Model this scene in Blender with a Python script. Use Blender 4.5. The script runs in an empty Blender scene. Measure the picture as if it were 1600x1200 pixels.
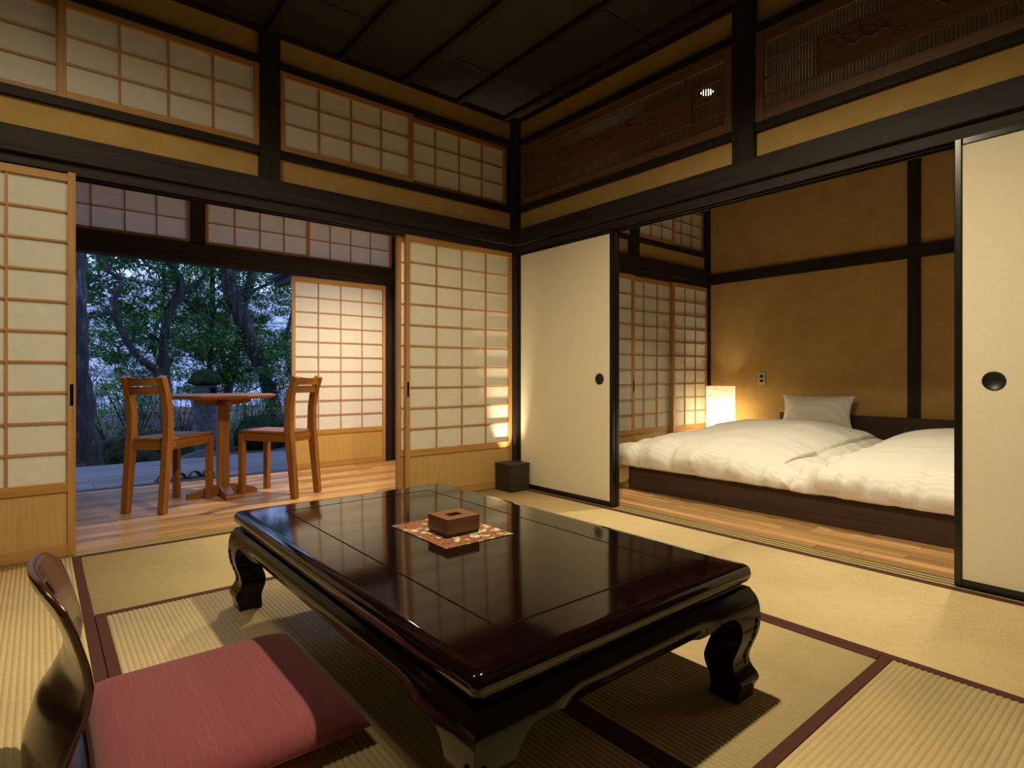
import bpy, bmesh, math, random
import numpy as np
from mathutils import Vector, noise
R = math.radians
random.seed(7)
rng = np.random.default_rng(11)
S = bpy.context.scene
COL = S.collection

# ------------------------------------------------------------------ camera, sky, exposure, lamps
cam_d = bpy.data.cameras.new('camera')
cam = bpy.data.objects.new('camera', cam_d)
COL.objects.link(cam)
cam.location = (-2.821, -3.370, 0.84)
cam.rotation_euler = (R(90), 0, R(-39.6))
cam_d.sensor_width = 36
cam_d.lens = 893 / 1600 * 36
cam_d.shift_y = -12 / 1600
cam_d.clip_start = 0.02
S.camera = cam

S.view_settings.view_transform = 'Standard'
S.view_settings.look = 'None'
S.view_settings.gamma = 1
S.view_settings.use_curve_mapping = False
S.view_settings.exposure = 0.35

world = bpy.data.worlds.new('dusk_sky')
S.world = world
world.use_nodes = True
bg = world.node_tree.nodes['Background']
bg.inputs['Color'].default_value = (0.36, 0.51, 1.0, 1)
bg.inputs['Strength'].default_value = 2.1

WARM = (1.0, 0.83, 0.53)


def lamp(name, kind, loc, energy, color=WARM, radius=0.05, angle=160, blend=1.0, aim=None):
    d = bpy.data.lights.new(name, kind)
    d.energy = energy
    d.color = color
    if kind in ('POINT', 'SPOT'):
        d.shadow_soft_size = radius
    if kind == 'SPOT':
        d.spot_size = R(angle)
        d.spot_blend = blend
    o = bpy.data.objects.new(name, d)
    COL.objects.link(o)
    o.location = loc
    if aim is not None:
        o.rotation_euler = (Vector(aim) - Vector(loc)).to_track_quat('-Z', 'Y').to_euler()
    return o


MAIN = lamp('pendant_light', 'SPOT', (-1.60, -2.22, 2.40), 150, radius=0.032, angle=174, blend=0.78)
MAIN2 = lamp('side_pendant_light', 'SPOT', (-2.95, -1.45, 2.62), 34, radius=0.22, angle=178, blend=0.5)
ENG = lamp('veranda_light', 'SPOT', (-0.62, 0.72, 2.06), 125, radius=0.04, angle=158, blend=1.0)
BED1 = lamp('bedroom_light', 'SPOT', (0.68, -1.22, 2.70), 105, color=(1, .86, .58), radius=0.03, angle=88, blend=1.0)
BED2 = lamp('bedroom_light', 'SPOT', (0.85, -2.62, 2.70), 75, color=(1, .86, .58), radius=0.03, angle=84, blend=1.0)
BOXL = lamp('uplight_bulb', 'SPOT', (-0.108, -0.104, 0.058), 70, radius=0.03, angle=50, blend=1.0, aim=(-0.085, 0.0, 0.46))
LANT = lamp('lantern_bulb', 'POINT', (2.49, -0.26, 0.42), 9, radius=0.07)

# ------------------------------------------------------------------ materials
MAT = {}


def newmat(name):
    m = bpy.data.materials.new(name)
    m.use_nodes = True
    nt = m.node_tree
    b = nt.nodes['Principled BSDF']
    return m, nt, b


def N(nt, typ, **kw):
    n = nt.nodes.new(typ)
    for k, v in kw.items():
        if k in n.inputs.keys():
            n.inputs[k].default_value = v
        else:
            setattr(n, k, v)
    return n


def coords(nt, scale=(1, 1, 1), rand=True):
    tc = N(nt, 'ShaderNodeTexCoord')
    mp = N(nt, 'ShaderNodeMapping')
    mp.inputs['Scale'].default_value = scale
    nt.links.new(tc.outputs['Object'], mp.inputs['Vector'])
    if rand:
        oi = N(nt, 'ShaderNodeObjectInfo')
        mu = N(nt, 'ShaderNodeMath', operation='MULTIPLY')
        mu.inputs[1].default_value = 37.0
        nt.links.new(oi.outputs['Random'], mu.inputs[0])
        nt.links.new(mu.outputs[0], mp.inputs['Location'])
    return mp.outputs['Vector']


def ramp(nt, fac, cols):
    r = N(nt, 'ShaderNodeValToRGB')
    while len(r.color_ramp.elements) < len(cols):
        r.color_ramp.elements.new(0.5)
    for e, (p, c) in zip(r.color_ramp.elements, cols):
        e.position = p
        e.color = (*c, 1)
    nt.links.new(fac, r.inputs['Fac'])
    return r.outputs['Color']


def mul(c, f):
    return tuple(min(1, x * f) for x in c)


def mat_wood(name, col, axis='x', rough=0.5, var=0.35, rvar=0.0, bump=0.15, fine=60, coat=0.0, spec=0.4):
    """wood with grain along one axis; rvar varies the tone from piece to piece"""
    m, nt, b = newmat(name)
    sc = [fine, fine, fine]
    sc['xyz'.index(axis)] = fine * 0.035
    v = coords(nt, sc)
    n = N(nt, 'ShaderNodeTexNoise', Scale=1.0, Detail=5.0, Roughness=0.6)
    nt.links.new(v, n.inputs['Vector'])
    c = ramp(nt, n.outputs['Fac'], [(0.3, mul(col, 1 - var)), (0.52, col), (0.72, mul(col, 1 + var * 0.6))])
    if rvar:
        oi = N(nt, 'ShaderNodeObjectInfo')
        mr = N(nt, 'ShaderNodeMapRange')
        mr.inputs['To Min'].default_value = 1 - rvar
        mr.inputs['To Max'].default_value = 1 + rvar * 0.7
        nt.links.new(oi.outputs['Random'], mr.inputs['Value'])
        hs = N(nt, 'ShaderNodeHueSaturation')
        nt.links.new(mr.outputs['Result'], hs.inputs['Value'])
        nt.links.new(c, hs.inputs['Color'])
        c = hs.outputs['Color']
    nt.links.new(c, b.inputs['Base Color'])
    b.inputs['Roughness'].default_value = rough
    b.inputs['Specular IOR Level'].default_value = spec
    b.inputs['Coat Weight'].default_value = coat
    b.inputs['Coat Roughness'].default_value = 0.15
    bp = N(nt, 'ShaderNodeBump', Strength=bump, Distance=0.002)
    nt.links.new(n.outputs['Fac'], bp.inputs['Height'])
    nt.links.new(bp.outputs['Normal'], b.inputs['Normal'])
    MAT[name] = m
    return m


def mat_plain(name, col, rough=0.5, spec=0.5, nscale=0, nvar=0.15, bump=0.0, bscale=200, metal=0.0, coat=0.0):
    m, nt, b = newmat(name)
    b.inputs['Base Color'].default_value = (*col, 1)
    b.inputs['Roughness'].default_value = rough
    b.inputs['Specular IOR Level'].default_value = spec
    b.inputs['Metallic'].default_value = metal
    b.inputs['Coat Weight'].default_value = coat
    b.inputs['Coat Roughness'].default_value = 0.05
    if nscale:
        n = N(nt, 'ShaderNodeTexNoise', Scale=nscale, Detail=5.0, Roughness=0.65)
        nt.links.new(coords(nt, rand=False), n.inputs['Vector'])
        nt.links.new(ramp(nt, n.outputs['Fac'], [(0.3, mul(col, 1 - nvar)), (0.7, mul(col, 1 + nvar))]), b.inputs['Base Color'])
    if bump:
        n2 = N(nt, 'ShaderNodeTexNoise', Scale=bscale, Detail=4.0, Roughness=0.7)
        nt.links.new(coords(nt, rand=False), n2.inputs['Vector'])
        bp = N(nt, 'ShaderNodeBump', Strength=bump, Distance=0.003)
        nt.links.new(n2.outputs['Fac'], bp.inputs['Height'])
        nt.links.new(bp.outputs['Normal'], b.inputs['Normal'])
    MAT[name] = m
    return m


for ax in 'xyz':
    mat_wood('dark_wood_' + ax, (0.026, 0.018, 0.0155), ax, rough=0.6, var=0.45, bump=0.25, fine=45, spec=0.22)
    mat_wood('hinoki_' + ax, (0.50, 0.265, 0.085), ax, rough=0.5, var=0.22, bump=0.1, fine=70)
    mat_wood('carved_wood_' + ax, (0.20, 0.105, 0.056), ax, rough=0.5, var=0.35, bump=0.2, fine=50)
    mat_wood('chair_wood_' + ax, (0.30, 0.118, 0.027), ax, rough=0.38, var=0.35, bump=0.12, fine=40)
    mat_wood('bed_wood_' + ax, (0.056, 0.029, 0.021), ax, rough=0.45, var=0.3, bump=0.1, fine=40)
    mat_wood('dark_lacquer_' + ax, (0.008, 0.0024, 0.0024), ax, rough=0.13, var=0.3, bump=0.0, fine=30, coat=0.0, spec=0.28)
    mat_wood('lacquer_' + ax, (0.0065, 0.0018, 0.0018), ax, rough=0.075, var=0.3, bump=0.0, fine=30, coat=0.0, spec=0.5)
mat_wood('dado_wood', (0.56, 0.36, 0.135), 'z', rough=0.5, var=0.16, bump=0.05, fine=160)
mat_wood('floorboard_x', (0.56, 0.32, 0.135), 'x', rough=0.33, var=0.42, rvar=0.42, bump=0.06, fine=32, spec=0.45)
mat_wood('floorboard_y', (0.56, 0.32, 0.135), 'y', rough=0.33, var=0.42, rvar=0.42, bump=0.06, fine=32, spec=0.45)
mat_wood('deck_wood', (0.115, 0.115, 0.125), 'x', rough=0.75, var=0.35, rvar=0.18, bump=0.3, fine=26)
mat_wood('ceiling_wood', (0.030, 0.026, 0.020), 'x', rough=0.7, var=0.3, rvar=0.12, bump=0.1, fine=14)
mat_wood('tissue_wood', (0.20, 0.088, 0.042), 'x', rough=0.4, var=0.3, bump=0.1, fine=60)
mat_wood('zaisu_wood', (0.050, 0.013, 0.008), 'z', rough=0.24, var=0.35, bump=0.02, fine=60, coat=0.4)
mat_plain('plaster', (0.54, 0.345, 0.125), rough=0.95, spec=0.1, nscale=7, nvar=0.10, bump=0.35, bscale=260)
mat_plain('low_bounce_plaster', (0.05, 0.037, 0.026), rough=0.95, spec=0.1, nscale=7, nvar=0.10)  # for the unseen walls, made very dark to cut bounce light
mat_plain('fusuma_paper', (0.80, 0.72, 0.55), rough=0.85, spec=0.15, nscale=60, nvar=0.03, bump=0.08, bscale=300)
mat_plain('black_lacquer', (0.010, 0.009, 0.008), rough=0.22, spec=0.5)
mat_plain('black_metal', (0.012, 0.011, 0.010), rough=0.4, spec=0.4)
mat_plain('heri_cloth', (0.105, 0.042, 0.034), rough=0.9, spec=0.1, nscale=180, nvar=0.15, bump=0.3, bscale=900)
mat_plain('bamboo_strip', (0.62, 0.47, 0.20), rough=0.35)
mat_plain('box_wood', (0.032, 0.022, 0.016), rough=0.6, nscale=25, nvar=0.3, bump=0.2, bscale=60)
mat_plain('dark_inside', (0.006, 0.005, 0.004), rough=0.9, spec=0.05)
mat_plain('ivory_plastic', (0.62, 0.55, 0.42), rough=0.4)
mat_plain('moss', (0.014, 0.022, 0.009), rough=1.0, spec=0.05, nscale=14, nvar=0.6, bump=0.9, bscale=60)
mat_plain('stone', (0.055, 0.057, 0.060), rough=0.95, spec=0.1, nscale=9, nvar=0.5, bump=0.8, bscale=50)
mat_plain('bark_pale', (0.30, 0.28, 0.28), rough=0.9, spec=0.1, nscale=30, nvar=0.4)
mat_plain('rubber', (0.02, 0.02, 0.022), rough=0.5)


def mat_paper():
    m, nt, b = newmat('shoji_paper')
    col = (0.86, 0.83, 0.75)
    n = N(nt, 'ShaderNodeTexNoise', Scale=28.0, Detail=6.0, Roughness=0.7)
    nt.links.new(coords(nt), n.inputs['Vector'])
    c = ramp(nt, n.outputs['Fac'], [(0.3, mul(col, 0.95)), (0.7, mul(col, 1.03))])
    df = N(nt, 'ShaderNodeBsdfDiffuse')
    tr = N(nt, 'ShaderNodeBsdfTranslucent')
    mx = N(nt, 'ShaderNodeMixShader')
    mx.inputs[0].default_value = 0.17
    nt.links.new(c, df.inputs['Color'])
    nt.links.new(c, tr.inputs['Color'])
    nt.links.new(df.outputs[0], mx.inputs[1])
    nt.links.new(tr.outputs[0], mx.inputs[2])
    nt.links.new(mx.outputs[0], nt.nodes['Material Output'].inputs['Surface'])
    MAT['shoji_paper'] = m


mat_paper()


def mat_tatami(name, axis, col=(0.69, 0.535, 0.285)):
    """rush weave: short stitches across the ribs (the ribs themselves are geometry)"""
    m, nt, b = newmat(name)
    sc = (1, 1, 1)
    v = coords(nt, sc)
    s = [420, 420, 420]
    s['xy'.index(axis)] = 420
    s['yx'.index(axis)] = 26
    mp = N(nt, 'ShaderNodeMapping')
    mp.inputs['Scale'].default_value = s
    nt.links.new(v, mp.inputs['Vector'])
    n = N(nt, 'ShaderNodeTexNoise', Scale=1.0, Detail=3.0, Roughness=0.6)
    nt.links.new(mp.outputs['Vector'], n.inputs['Vector'])
    n2 = N(nt, 'ShaderNodeTexNoise', Scale=3.0, Detail=4.0, Roughness=0.6)
    nt.links.new(v, n2.inputs['Vector'])
    ad = N(nt, 'ShaderNodeMath', operation='MULTIPLY_ADD')
    ad.inputs[1].default_value = 0.55
    nt.links.new(n.outputs['Fac'], ad.inputs[0])
    nm = N(nt, 'ShaderNodeMath', operation='MULTIPLY')
    nm.inputs[1].default_value = 0.45
    nt.links.new(n2.outputs['Fac'], nm.inputs[0])
    nt.links.new(nm.outputs[0], ad.inputs[2])
    c = ramp(nt, ad.outputs[0], [(0.32, mul(col, 0.80)), (0.5, col), (0.68, mul(col, 1.14))])
    nt.links.new(c, b.inputs['Base Color'])
    b.inputs['Roughness'].default_value = 0.62
    b.inputs['Specular IOR Level'].default_value = 0.3
    bp = N(nt, 'ShaderNodeBump', Strength=0.35, Distance=0.0012)
    nt.links.new(n.outputs['Fac'], bp.inputs['Height'])
    nt.links.new(bp.outputs['Normal'], b.inputs['Normal'])
    MAT[name] = m


mat_tatami('tatami_x', 'x')
mat_tatami('tatami_y', 'y')


def mat_bedding():
    m, nt, b = newmat('bedding')
    v = coords(nt, rand=False)
    w = N(nt, 'ShaderNodeTexWave', Scale=12.0, Distortion=0.0, wave_type='BANDS', bands_direction='X')
    nt.links.new(v, w.inputs['Vector'])
    nt.links.new(ramp(nt, w.outputs['Fac'], [(0.4, (0.80, 0.765, 0.71)), (0.6, (0.86, 0.83, 0.78))]), b.inputs['Base Color'])
    b.inputs['Roughness'].default_value = 0.75
    b.inputs['Sheen Weight'].default_value = 0.15
    n = N(nt, 'ShaderNodeTexNoise', Scale=9.0, Detail=5.0, Roughness=0.55)
    nt.links.new(v, n.inputs['Vector'])
    bp = N(nt, 'ShaderNodeBump', Strength=0.35, Distance=0.02)
    nt.links.new(n.outputs['Fac'], bp.inputs['Height'])
    nt.links.new(bp.outputs['Normal'], b.inputs['Normal'])
    MAT['bedding'] = m


mat_bedding()


def mat_cushion():
    m, nt, b = newmat('cushion_cloth')
    mp = coords(nt, (330, 8, 60), rand=False)
    n = N(nt, 'ShaderNodeTexNoise', Scale=1.0, Detail=4.0, Roughness=0.7)
    nt.links.new(mp, n.inputs['Vector'])
    nt.links.new(ramp(nt, n.outputs['Fac'], [(0.3, (0.225, 0.056, 0.072)), (0.55, (0.255, 0.066, 0.083)), (0.8, (0.35, 0.105, 0.115))]), b.inputs['Base Color'])
    b.inputs['Roughness'].default_value = 0.9
    b.inputs['Specular IOR Level'].default_value = 0.15
    b.inputs['Sheen Weight'].default_value = 0.2
    bp = N(nt, 'ShaderNodeBump', Strength=0.25, Distance=0.001)
    nt.links.new(n.outputs['Fac'], bp.inputs['Height'])
    nt.links.new(bp.outputs['Normal'], b.inputs['Normal'])
    MAT['cushion_cloth'] = m


mat_cushion()


def mat_brocade():
    m, nt, b = newmat('brocade')
    v = coords(nt, rand=False)
    vo = N(nt, 'ShaderNodeTexVoronoi', Scale=27.0, Randomness=1.0)
    nt.links.new(v, vo.inputs['Vector'])
    n = N(nt, 'ShaderNodeTexNoise', Scale=55.0, Detail=3.0)
    nt.links.new(v, n.inputs['Vector'])
    c1 = ramp(nt, n.outputs['Fac'], [(0.40, (0.30, 0.075, 0.03)), (0.47, (0.20, 0.12, 0.07)), (0.55, (0.42, 0.13, 0.035)), (0.62, (0.10, 0.04, 0.045))])
    c2 = ramp(nt, n.outputs['Fac'], [(0.40, (0.74, 0.68, 0.48)), (0.50, (0.60, 0.52, 0.34)), (0.60, (0.30, 0.20, 0.10))])
    mask = ramp(nt, vo.outputs['Distance'], [(0.42, (1, 1, 1)), (0.47, (0, 0, 0))])
    n3 = N(nt, 'ShaderNodeTexNoise', Scale=15.0, Detail=1.0)
    nt.links.new(v, n3.inputs['Vector'])
    mk2 = ramp(nt, n3.outputs['Fac'], [(0.36, (0, 0, 0)), (0.40, (1, 1, 1))])
    mm = N(nt, 'ShaderNodeMix', data_type='RGBA', blend_type='MULTIPLY')
    mm.inputs[0].default_value = 1
    nt.links.new(mask, mm.inputs[6])
    nt.links.new(mk2, mm.inputs[7])
    mx = N(nt, 'ShaderNodeMix', data_type='RGBA')
    nt.links.new(mm.outputs[2], mx.inputs[0])
    nt.links.new(c1, mx.inputs[6])
    nt.links.new(c2, mx.inputs[7])
    nt.links.new(mx.outputs[2], b.inputs['Base Color'])
    b.inputs['Roughness'].default_value = 0.6
    MAT['brocade'] = m


mat_brocade()


def mat_bark():
    m, nt, b = newmat('bark')
    v = coords(nt, (16, 16, 3.0), rand=False)
    n = N(nt, 'ShaderNodeTexNoise', Scale=1.0, Detail=6.0, Roughness=0.65)
    nt.links.new(v, n.inputs['Vector'])
    nt.links.new(ramp(nt, n.outputs['Fac'], [(0.38, (0.008, 0.007, 0.007)), (0.55, (0.022, 0.020, 0.020)), (0.72, (0.13, 0.125, 0.13))]), b.inputs['Base Color'])
    b.inputs['Roughness'].default_value = 0.95
    bp = N(nt, 'ShaderNodeBump', Strength=0.9, Distance=0.02)
    nt.links.new(n.outputs['Fac'], bp.inputs['Height'])
    nt.links.new(bp.outputs['Normal'], b.inputs['Normal'])
    MAT['bark'] = m


mat_bark()


def mat_leaf(name, c0, c1):
    m, nt, b = newmat(name)
    n = N(nt, 'ShaderNodeTexNoise', Scale=3.0, Detail=2.0)
    nt.links.new(coords(nt, rand=False), n.inputs['Vector'])
    g = N(nt, 'ShaderNodeNewGeometry')
    ad = N(nt, 'ShaderNodeMath', operation='MULTIPLY_ADD')
    ad.inputs[1].default_value = 0.5
    nt.links.new(g.outputs['Random Per Island'], ad.inputs[0])
    h = N(nt, 'ShaderNodeMath', operation='MULTIPLY')
    h.inputs[1].default_value = 0.5
    nt.links.new(n.outputs['Fac'], h.inputs[0])
    nt.links.new(h.outputs[0], ad.inputs[2])
    c = ramp(nt, ad.outputs[0], [(0.25, c0), (0.75, c1)])
    nt.links.new(c, b.inputs['Base Color'])
    b.inputs['Roughness'].default_value = 0.5
    b.inputs['Specular IOR Level'].default_value = 0.22
    tr = N(nt, 'ShaderNodeBsdfTranslucent')
    nt.links.new(c, tr.inputs['Color'])
    mx = N(nt, 'ShaderNodeMixShader')
    mx.inputs[0].default_value = 0.25
    nt.links.new(b.outputs[0], mx.inputs[1])
    nt.links.new(tr.outputs[0], mx.inputs[2])
    nt.links.new(mx.outputs[0], nt.nodes['Material Output'].inputs['Surface'])
    MAT[name] = m


mat_leaf('leaf_dark', (0.024, 0.085, 0.030), (0.10, 0.25, 0.050))
mat_leaf('leaf_green', (0.040, 0.13, 0.032), (0.18, 0.35, 0.060))
mat_leaf('leaf_dry', (0.16, 0.12, 0.09), (0.32, 0.25, 0.17))


def mat_ground(name, cols, scale, bump=0.6):
    m, nt, b = newmat(name)
    n = N(nt, 'ShaderNodeTexNoise', Scale=scale, Detail=8.0, Roughness=0.72)
    nt.links.new(coords(nt, rand=False), n.inputs['Vector'])
    nt.links.new(ramp(nt, n.outputs['Fac'], cols), b.inputs['Base Color'])
    b.inputs['Roughness'].default_value = 1.0
    b.inputs['Specular IOR Level'].default_value = 0.1
    bp = N(nt, 'ShaderNodeBump', Strength=bump, Distance=0.03)
    nt.links.new(n.outputs['Fac'], bp.inputs['Height'])
    nt.links.new(bp.outputs['Normal'], b.inputs['Normal'])
    MAT[name] = m


mat_ground('soil', [(0.35, (0.030, 0.028, 0.024)), (0.5, (0.085, 0.068, 0.055)), (0.62, (0.05, 0.06, 0.03)), (0.75, (0.22, 0.17, 0.14))], 6)
mat_ground('far_hill', [(0.36, (0.10, 0.11, 0.12)), (0.5, (0.26, 0.26, 0.29)), (0.64, (0.62, 0.62, 0.68))], 1.1, 0.2)  # mist over the hillside is put into these pale bluish tones


def mat_emit(name, col, strength):
    m, nt, b = newmat(name)
    b.inputs['Base Color'].default_value = (0.8, 0.75, 0.65, 1)
    b.inputs['Emission Color'].default_value = (*col, 1)
    b.inputs['Emission Strength'].default_value = strength
    MAT[name] = m
    return m


mat_emit('lamp_diffuser', (1.0, 0.85, 0.6), 40.0)


def mat_washi():
    """lantern paper: glows from the bulb inside, crossed by fine fibres"""
    m, nt, b = newmat('lantern_paper')
    v = coords(nt, (9, 9, 34), rand=False)
    n = N(nt, 'ShaderNodeTexNoise', Scale=1.0, Detail=2.0, Distortion=0.6)
    nt.links.new(v, n.inputs['Vector'])
    c = ramp(nt, n.outputs['Fac'], [(0.478, (0.86, 0.80, 0.68)), (0.497, (0.30, 0.26, 0.19)), (0.503, (0.30, 0.26, 0.19)), (0.522, (0.86, 0.80, 0.68))])
    nt.links.new(c, b.inputs['Base Color'])
    b.inputs['Roughness'].default_value = 0.9
    tr = N(nt, 'ShaderNodeBsdfTranslucent')
    nt.links.new(c, tr.inputs['Color'])
    mx = N(nt, 'ShaderNodeMixShader')
    mx.inputs[0].default_value = 0.6
    nt.links.new(b.outputs[0], mx.inputs[1])
    nt.links.new(tr.outputs[0], mx.inputs[2])
    nt.links.new(mx.outputs[0], nt.nodes['Material Output'].inputs['Surface'])
    MAT['lantern_paper'] = m


mat_washi()

# ------------------------------------------------------------------ builders
CACHE = {}


def tag(o, label=None, cat=None, group=None, kind=None):
    if label:
        o['label'] = label
    if cat:
        o['category'] = cat
    if group:
        o['group'] = group
    if kind:
        o['kind'] = kind
    return o


def mesh_from(name, verts, faces, mat, smooth=False):
    me = bpy.data.meshes.new(name)
    smooth = bool(smooth)
    me.from_pydata([tuple(map(float, v)) for v in verts], [], faces)
    if smooth:
        me.polygons.foreach_set('use_smooth', [True] * len(me.polygons))
    me.materials.append(MAT[mat])
    me.update()
    return me


def recalc(me):
    bm = bmesh.new()
    bm.from_mesh(me)
    bmesh.ops.recalc_face_normals(bm, faces=bm.faces)
    bm.to_mesh(me)
    bm.free()


def box_mesh(dx, dy, dz, mat, bev=0.0):
    key = (round(dx, 4), round(dy, 4), round(dz, 4), mat, bev)
    if key in CACHE:
        return CACHE[key]
    bm = bmesh.new()
    bmesh.ops.create_cube(bm, size=1)
    for v in bm.verts:
        v.co = Vector((v.co.x * dx, v.co.y * dy, v.co.z * dz))
    if bev > 0:
        bmesh.ops.bevel(bm, geom=bm.edges[:], offset=min(bev, 0.45 * min(dx, dy, dz)), segments=2, affect='EDGES', profile=0.6)
    me = bpy.data.meshes.new('box')
    bm.to_mesh(me)
    bm.free()
    me.materials.append(MAT[mat])
    CACHE[key] = me
    return me


def link(name, me, parent=None, loc=(0, 0, 0), rot=(0, 0, 0)):
    o = bpy.data.objects.new(name, me)
    COL.objects.link(o)
    o.location = loc
    o.rotation_euler = rot
    o.parent = parent
    return o


class Thing:
    """an Empty at the base; parts are given in world coordinates when rotz is 0, else in local ones"""

    def __init__(self, name, loc=(0, 0, 0), label=None, cat=None, group=None, kind=None, rotz=0.0):
        self.e = link(name, None, None, loc, (0, 0, rotz))
        tag(self.e, label, cat, group, kind)
        self.loc = Vector(loc) if rotz == 0 else Vector((0, 0, 0))

    def box(self, name, x0, x1, y0, y1, z0, z1, mat, bev=0.0, parent=None):
        if x1 < x0: x0, x1 = x1, x0
        if y1 < y0: y0, y1 = y1, y0
        if z1 < z0: z0, z1 = z1, z0
        me = box_mesh(x1 - x0, y1 - y0, z1 - z0, mat, bev)
        c = Vector(((x0 + x1) / 2, (y0 + y1) / 2, (z0 + z1) / 2))
        base = self.loc if parent is None else self.loc + parent.location
        return link(name, me, parent or self.e, c - base)

    def mesh(self, name, verts, faces, mat, smooth=True, parent=None, fix=True):
        base = self.loc if parent is None else self.loc + parent.location
        me = mesh_from(name, [Vector(v) - base for v in verts], faces, mat, smooth)
        if fix:
            recalc(me)
        if smooth == 'auto':
            me.set_sharp_from_angle(angle=R(38))
        return link(name, me, parent or self.e)


def lathe(prof, cx, cy, seg=24, cap=True):
    """surface of revolution from (radius, z) pairs"""
    v, f = [], []
    for r, z in prof:
        for k in range(seg):
            a = 2 * math.pi * k / seg
            v.append((cx + r * math.cos(a), cy + r * math.sin(a), z))
    for i in range(len(prof) - 1):
        for k in range(seg):
            k2 = (k + 1) % seg
            f.append((i * seg + k, i * seg + k2, (i + 1) * seg + k2, (i + 1) * seg + k))
    if cap:
        f.append(tuple(range(seg))[::-1])
        f.append(tuple((len(prof) - 1) * seg + k for k in range(seg)))
    return v, f


def catmull(pts, n):
    P = [Vector(p) for p in pts]
    P = [P[0] * 2 - P[1]] + P + [P[-1] * 2 - P[-2]]
    out = []
    for i in range(1, len(P) - 2):
        for k in range(n):
            t = k / n
            out.append(0.5 * ((2 * P[i]) + (P[i + 1] - P[i - 1]) * t + (2 * P[i - 1] - 5 * P[i] + 4 * P[i + 1] - P[i + 2]) * t * t + (3 * P[i] - P[i - 1] - 3 * P[i + 1] + P[i + 2]) * t ** 3))
    out.append(P[-2].copy())
    return out


def tube(pts, radii, seg=8, n=6, knob=0.0, V=None, F=None):
    """tapered tube along a spline; appends to V, F"""
    V = [] if V is None else V
    F = [] if F is None else F
    c = catmull(pts, n)
    b = len(V)
    up = Vector((0.31, 0.22, 0.92))
    for i, p in enumerate(c):
        t = (c[min(i + 1, len(c) - 1)] - c[max(i - 1, 0)]).normalized()
        a = t.cross(up)
        if a.length < 0.1:
            a = t.cross(Vector((1, 0, 0)))
        a.normalize()
        d = t.cross(a)
        s = i / (len(c) - 1) * (len(radii) - 1)
        k = min(int(s), len(radii) - 2)
        r = radii[k] * (1 - s + k) + radii[k + 1] * (s - k)
        for j in range(seg):
            an = 2 * math.pi * j / seg
            q = a * math.cos(an) + d * math.sin(an)
            rr = r * (1 + knob * noise.noise(Vector((p.x * 7 + q.x * 1.5, p.y * 7 + q.y * 1.5, p.z * 5))))
            V.append(p + q * rr)
    for i in range(len(c) - 1):
        for j in range(seg):
            j2 = (j + 1) % seg
            F.append((b + i * seg + j, b + i * seg + j2, b + (i + 1) * seg + j2, b + (i + 1) * seg + j))
    F.append(tuple(b + j for j in range(seg))[::-1])
    F.append(tuple(b + (len(c) - 1) * seg + j for j in range(seg)))
    return V, F


def loft(loops, cap=True):
    v, f = [], []
    n = len(loops[0])
    for L in loops:
        v += L
    for i in range(len(loops) - 1):
        for k in range(n):
            k2 = (k + 1) % n
            f.append((i * n + k, i * n + k2, (i + 1) * n + k2, (i + 1) * n + k))
    if cap:
        f.append(tuple(range(n))[::-1])
        f.append(tuple((len(loops) - 1) * n + k for k in range(n)))
    return v, f


# ------------------------------------------------------------------ room shell
ROOM = -3.66
K = 'structure'


class Ax:
    """box helper for a wall that runs along x (ax='x', thickness along y) or along y (ax='y', thickness along x)"""

    def __init__(self, t, ax):
        self.t, self.ax = t, ax

    def box(self, name, u0, u1, v0, v1, z0, z1, mat, bev=0.0, parent=None):
        if self.ax == 'x':
            return self.t.box(name, u0, u1, v0, v1, z0, z1, mat, bev, parent)
        return self.t.box(name, v0, v1, u0, u1, z0, z1, mat, bev, parent)


# floors under the mats, the veranda and the bedroom
fl = Thing('floor', (0, 0, -0.1), 'floor under the straw mats of the sitting room', 'floor', kind=K)
fl.box('slab', ROOM, -0.02, ROOM, -0.02, -0.16, -0.045, 'dark_wood_x')


def planks(name, label, x0, x1, y0, y1, along, width, lens, mat, z1=0.0, th=0.018, gap=0.0016, subz=None):
    t = Thing(name, (x0, y0, z1 - th), label, 'floor', kind=K)
    t.box('subfloor', x0, x1, y0, y1, z1 - th - 0.05, z1 - th, 'dark_inside')
    w = x0 if along == 'y' else y0
    wend = x1 if along == 'y' else y1
    a0, a1 = (y0, y1) if along == 'y' else (x0, x1)
    rr = random.Random(5)
    while w < wend - 1e-4:
        w2 = min(w + width, wend)
        p = a0 - rr.random() * lens
        while p < a1:
            L = lens * rr.choice((0.55, 0.75, 1.0, 1.2))
            p2 = p + L
            q0, q1 = max(p, a0), min(p2, a1)
            if q1 - q0 > 0.06:
                if along == 'y':
                    t.box('plank', w + gap / 2, w2 - gap / 2, q0 + gap / 2, q1 - gap / 2, z1 - th, z1 - rr.random() * 0.0006, mat, 0.0008)
                else:
                    t.box('plank', q0 + gap / 2, q1 - gap / 2, w + gap / 2, w2 - gap / 2, z1 - th, z1 - rr.random() * 0.0006, mat, 0.0008)
            p = p2
        w = w2
    return t


planks('floor', 'oiled wooden plank floor of the veranda room', ROOM, 0.0, 0.10, 1.79, 'x', 0.075, 0.9, 'floorboard_x')
planks('floor', 'oiled wooden plank floor of the bedroom along the bed', 0.10, 1.15, ROOM, -0.005, 'y', 0.075, 0.9, 'floorboard_y')
fb = Thing('floor', (1.15, 0, -0.1), 'rear part of the bedroom floor under the beds', 'floor', kind=K)
fb.box('slab', 1.15, 2.74, ROOM, -0.005, -0.08, 0.0, 'floorboard_y')

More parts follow.
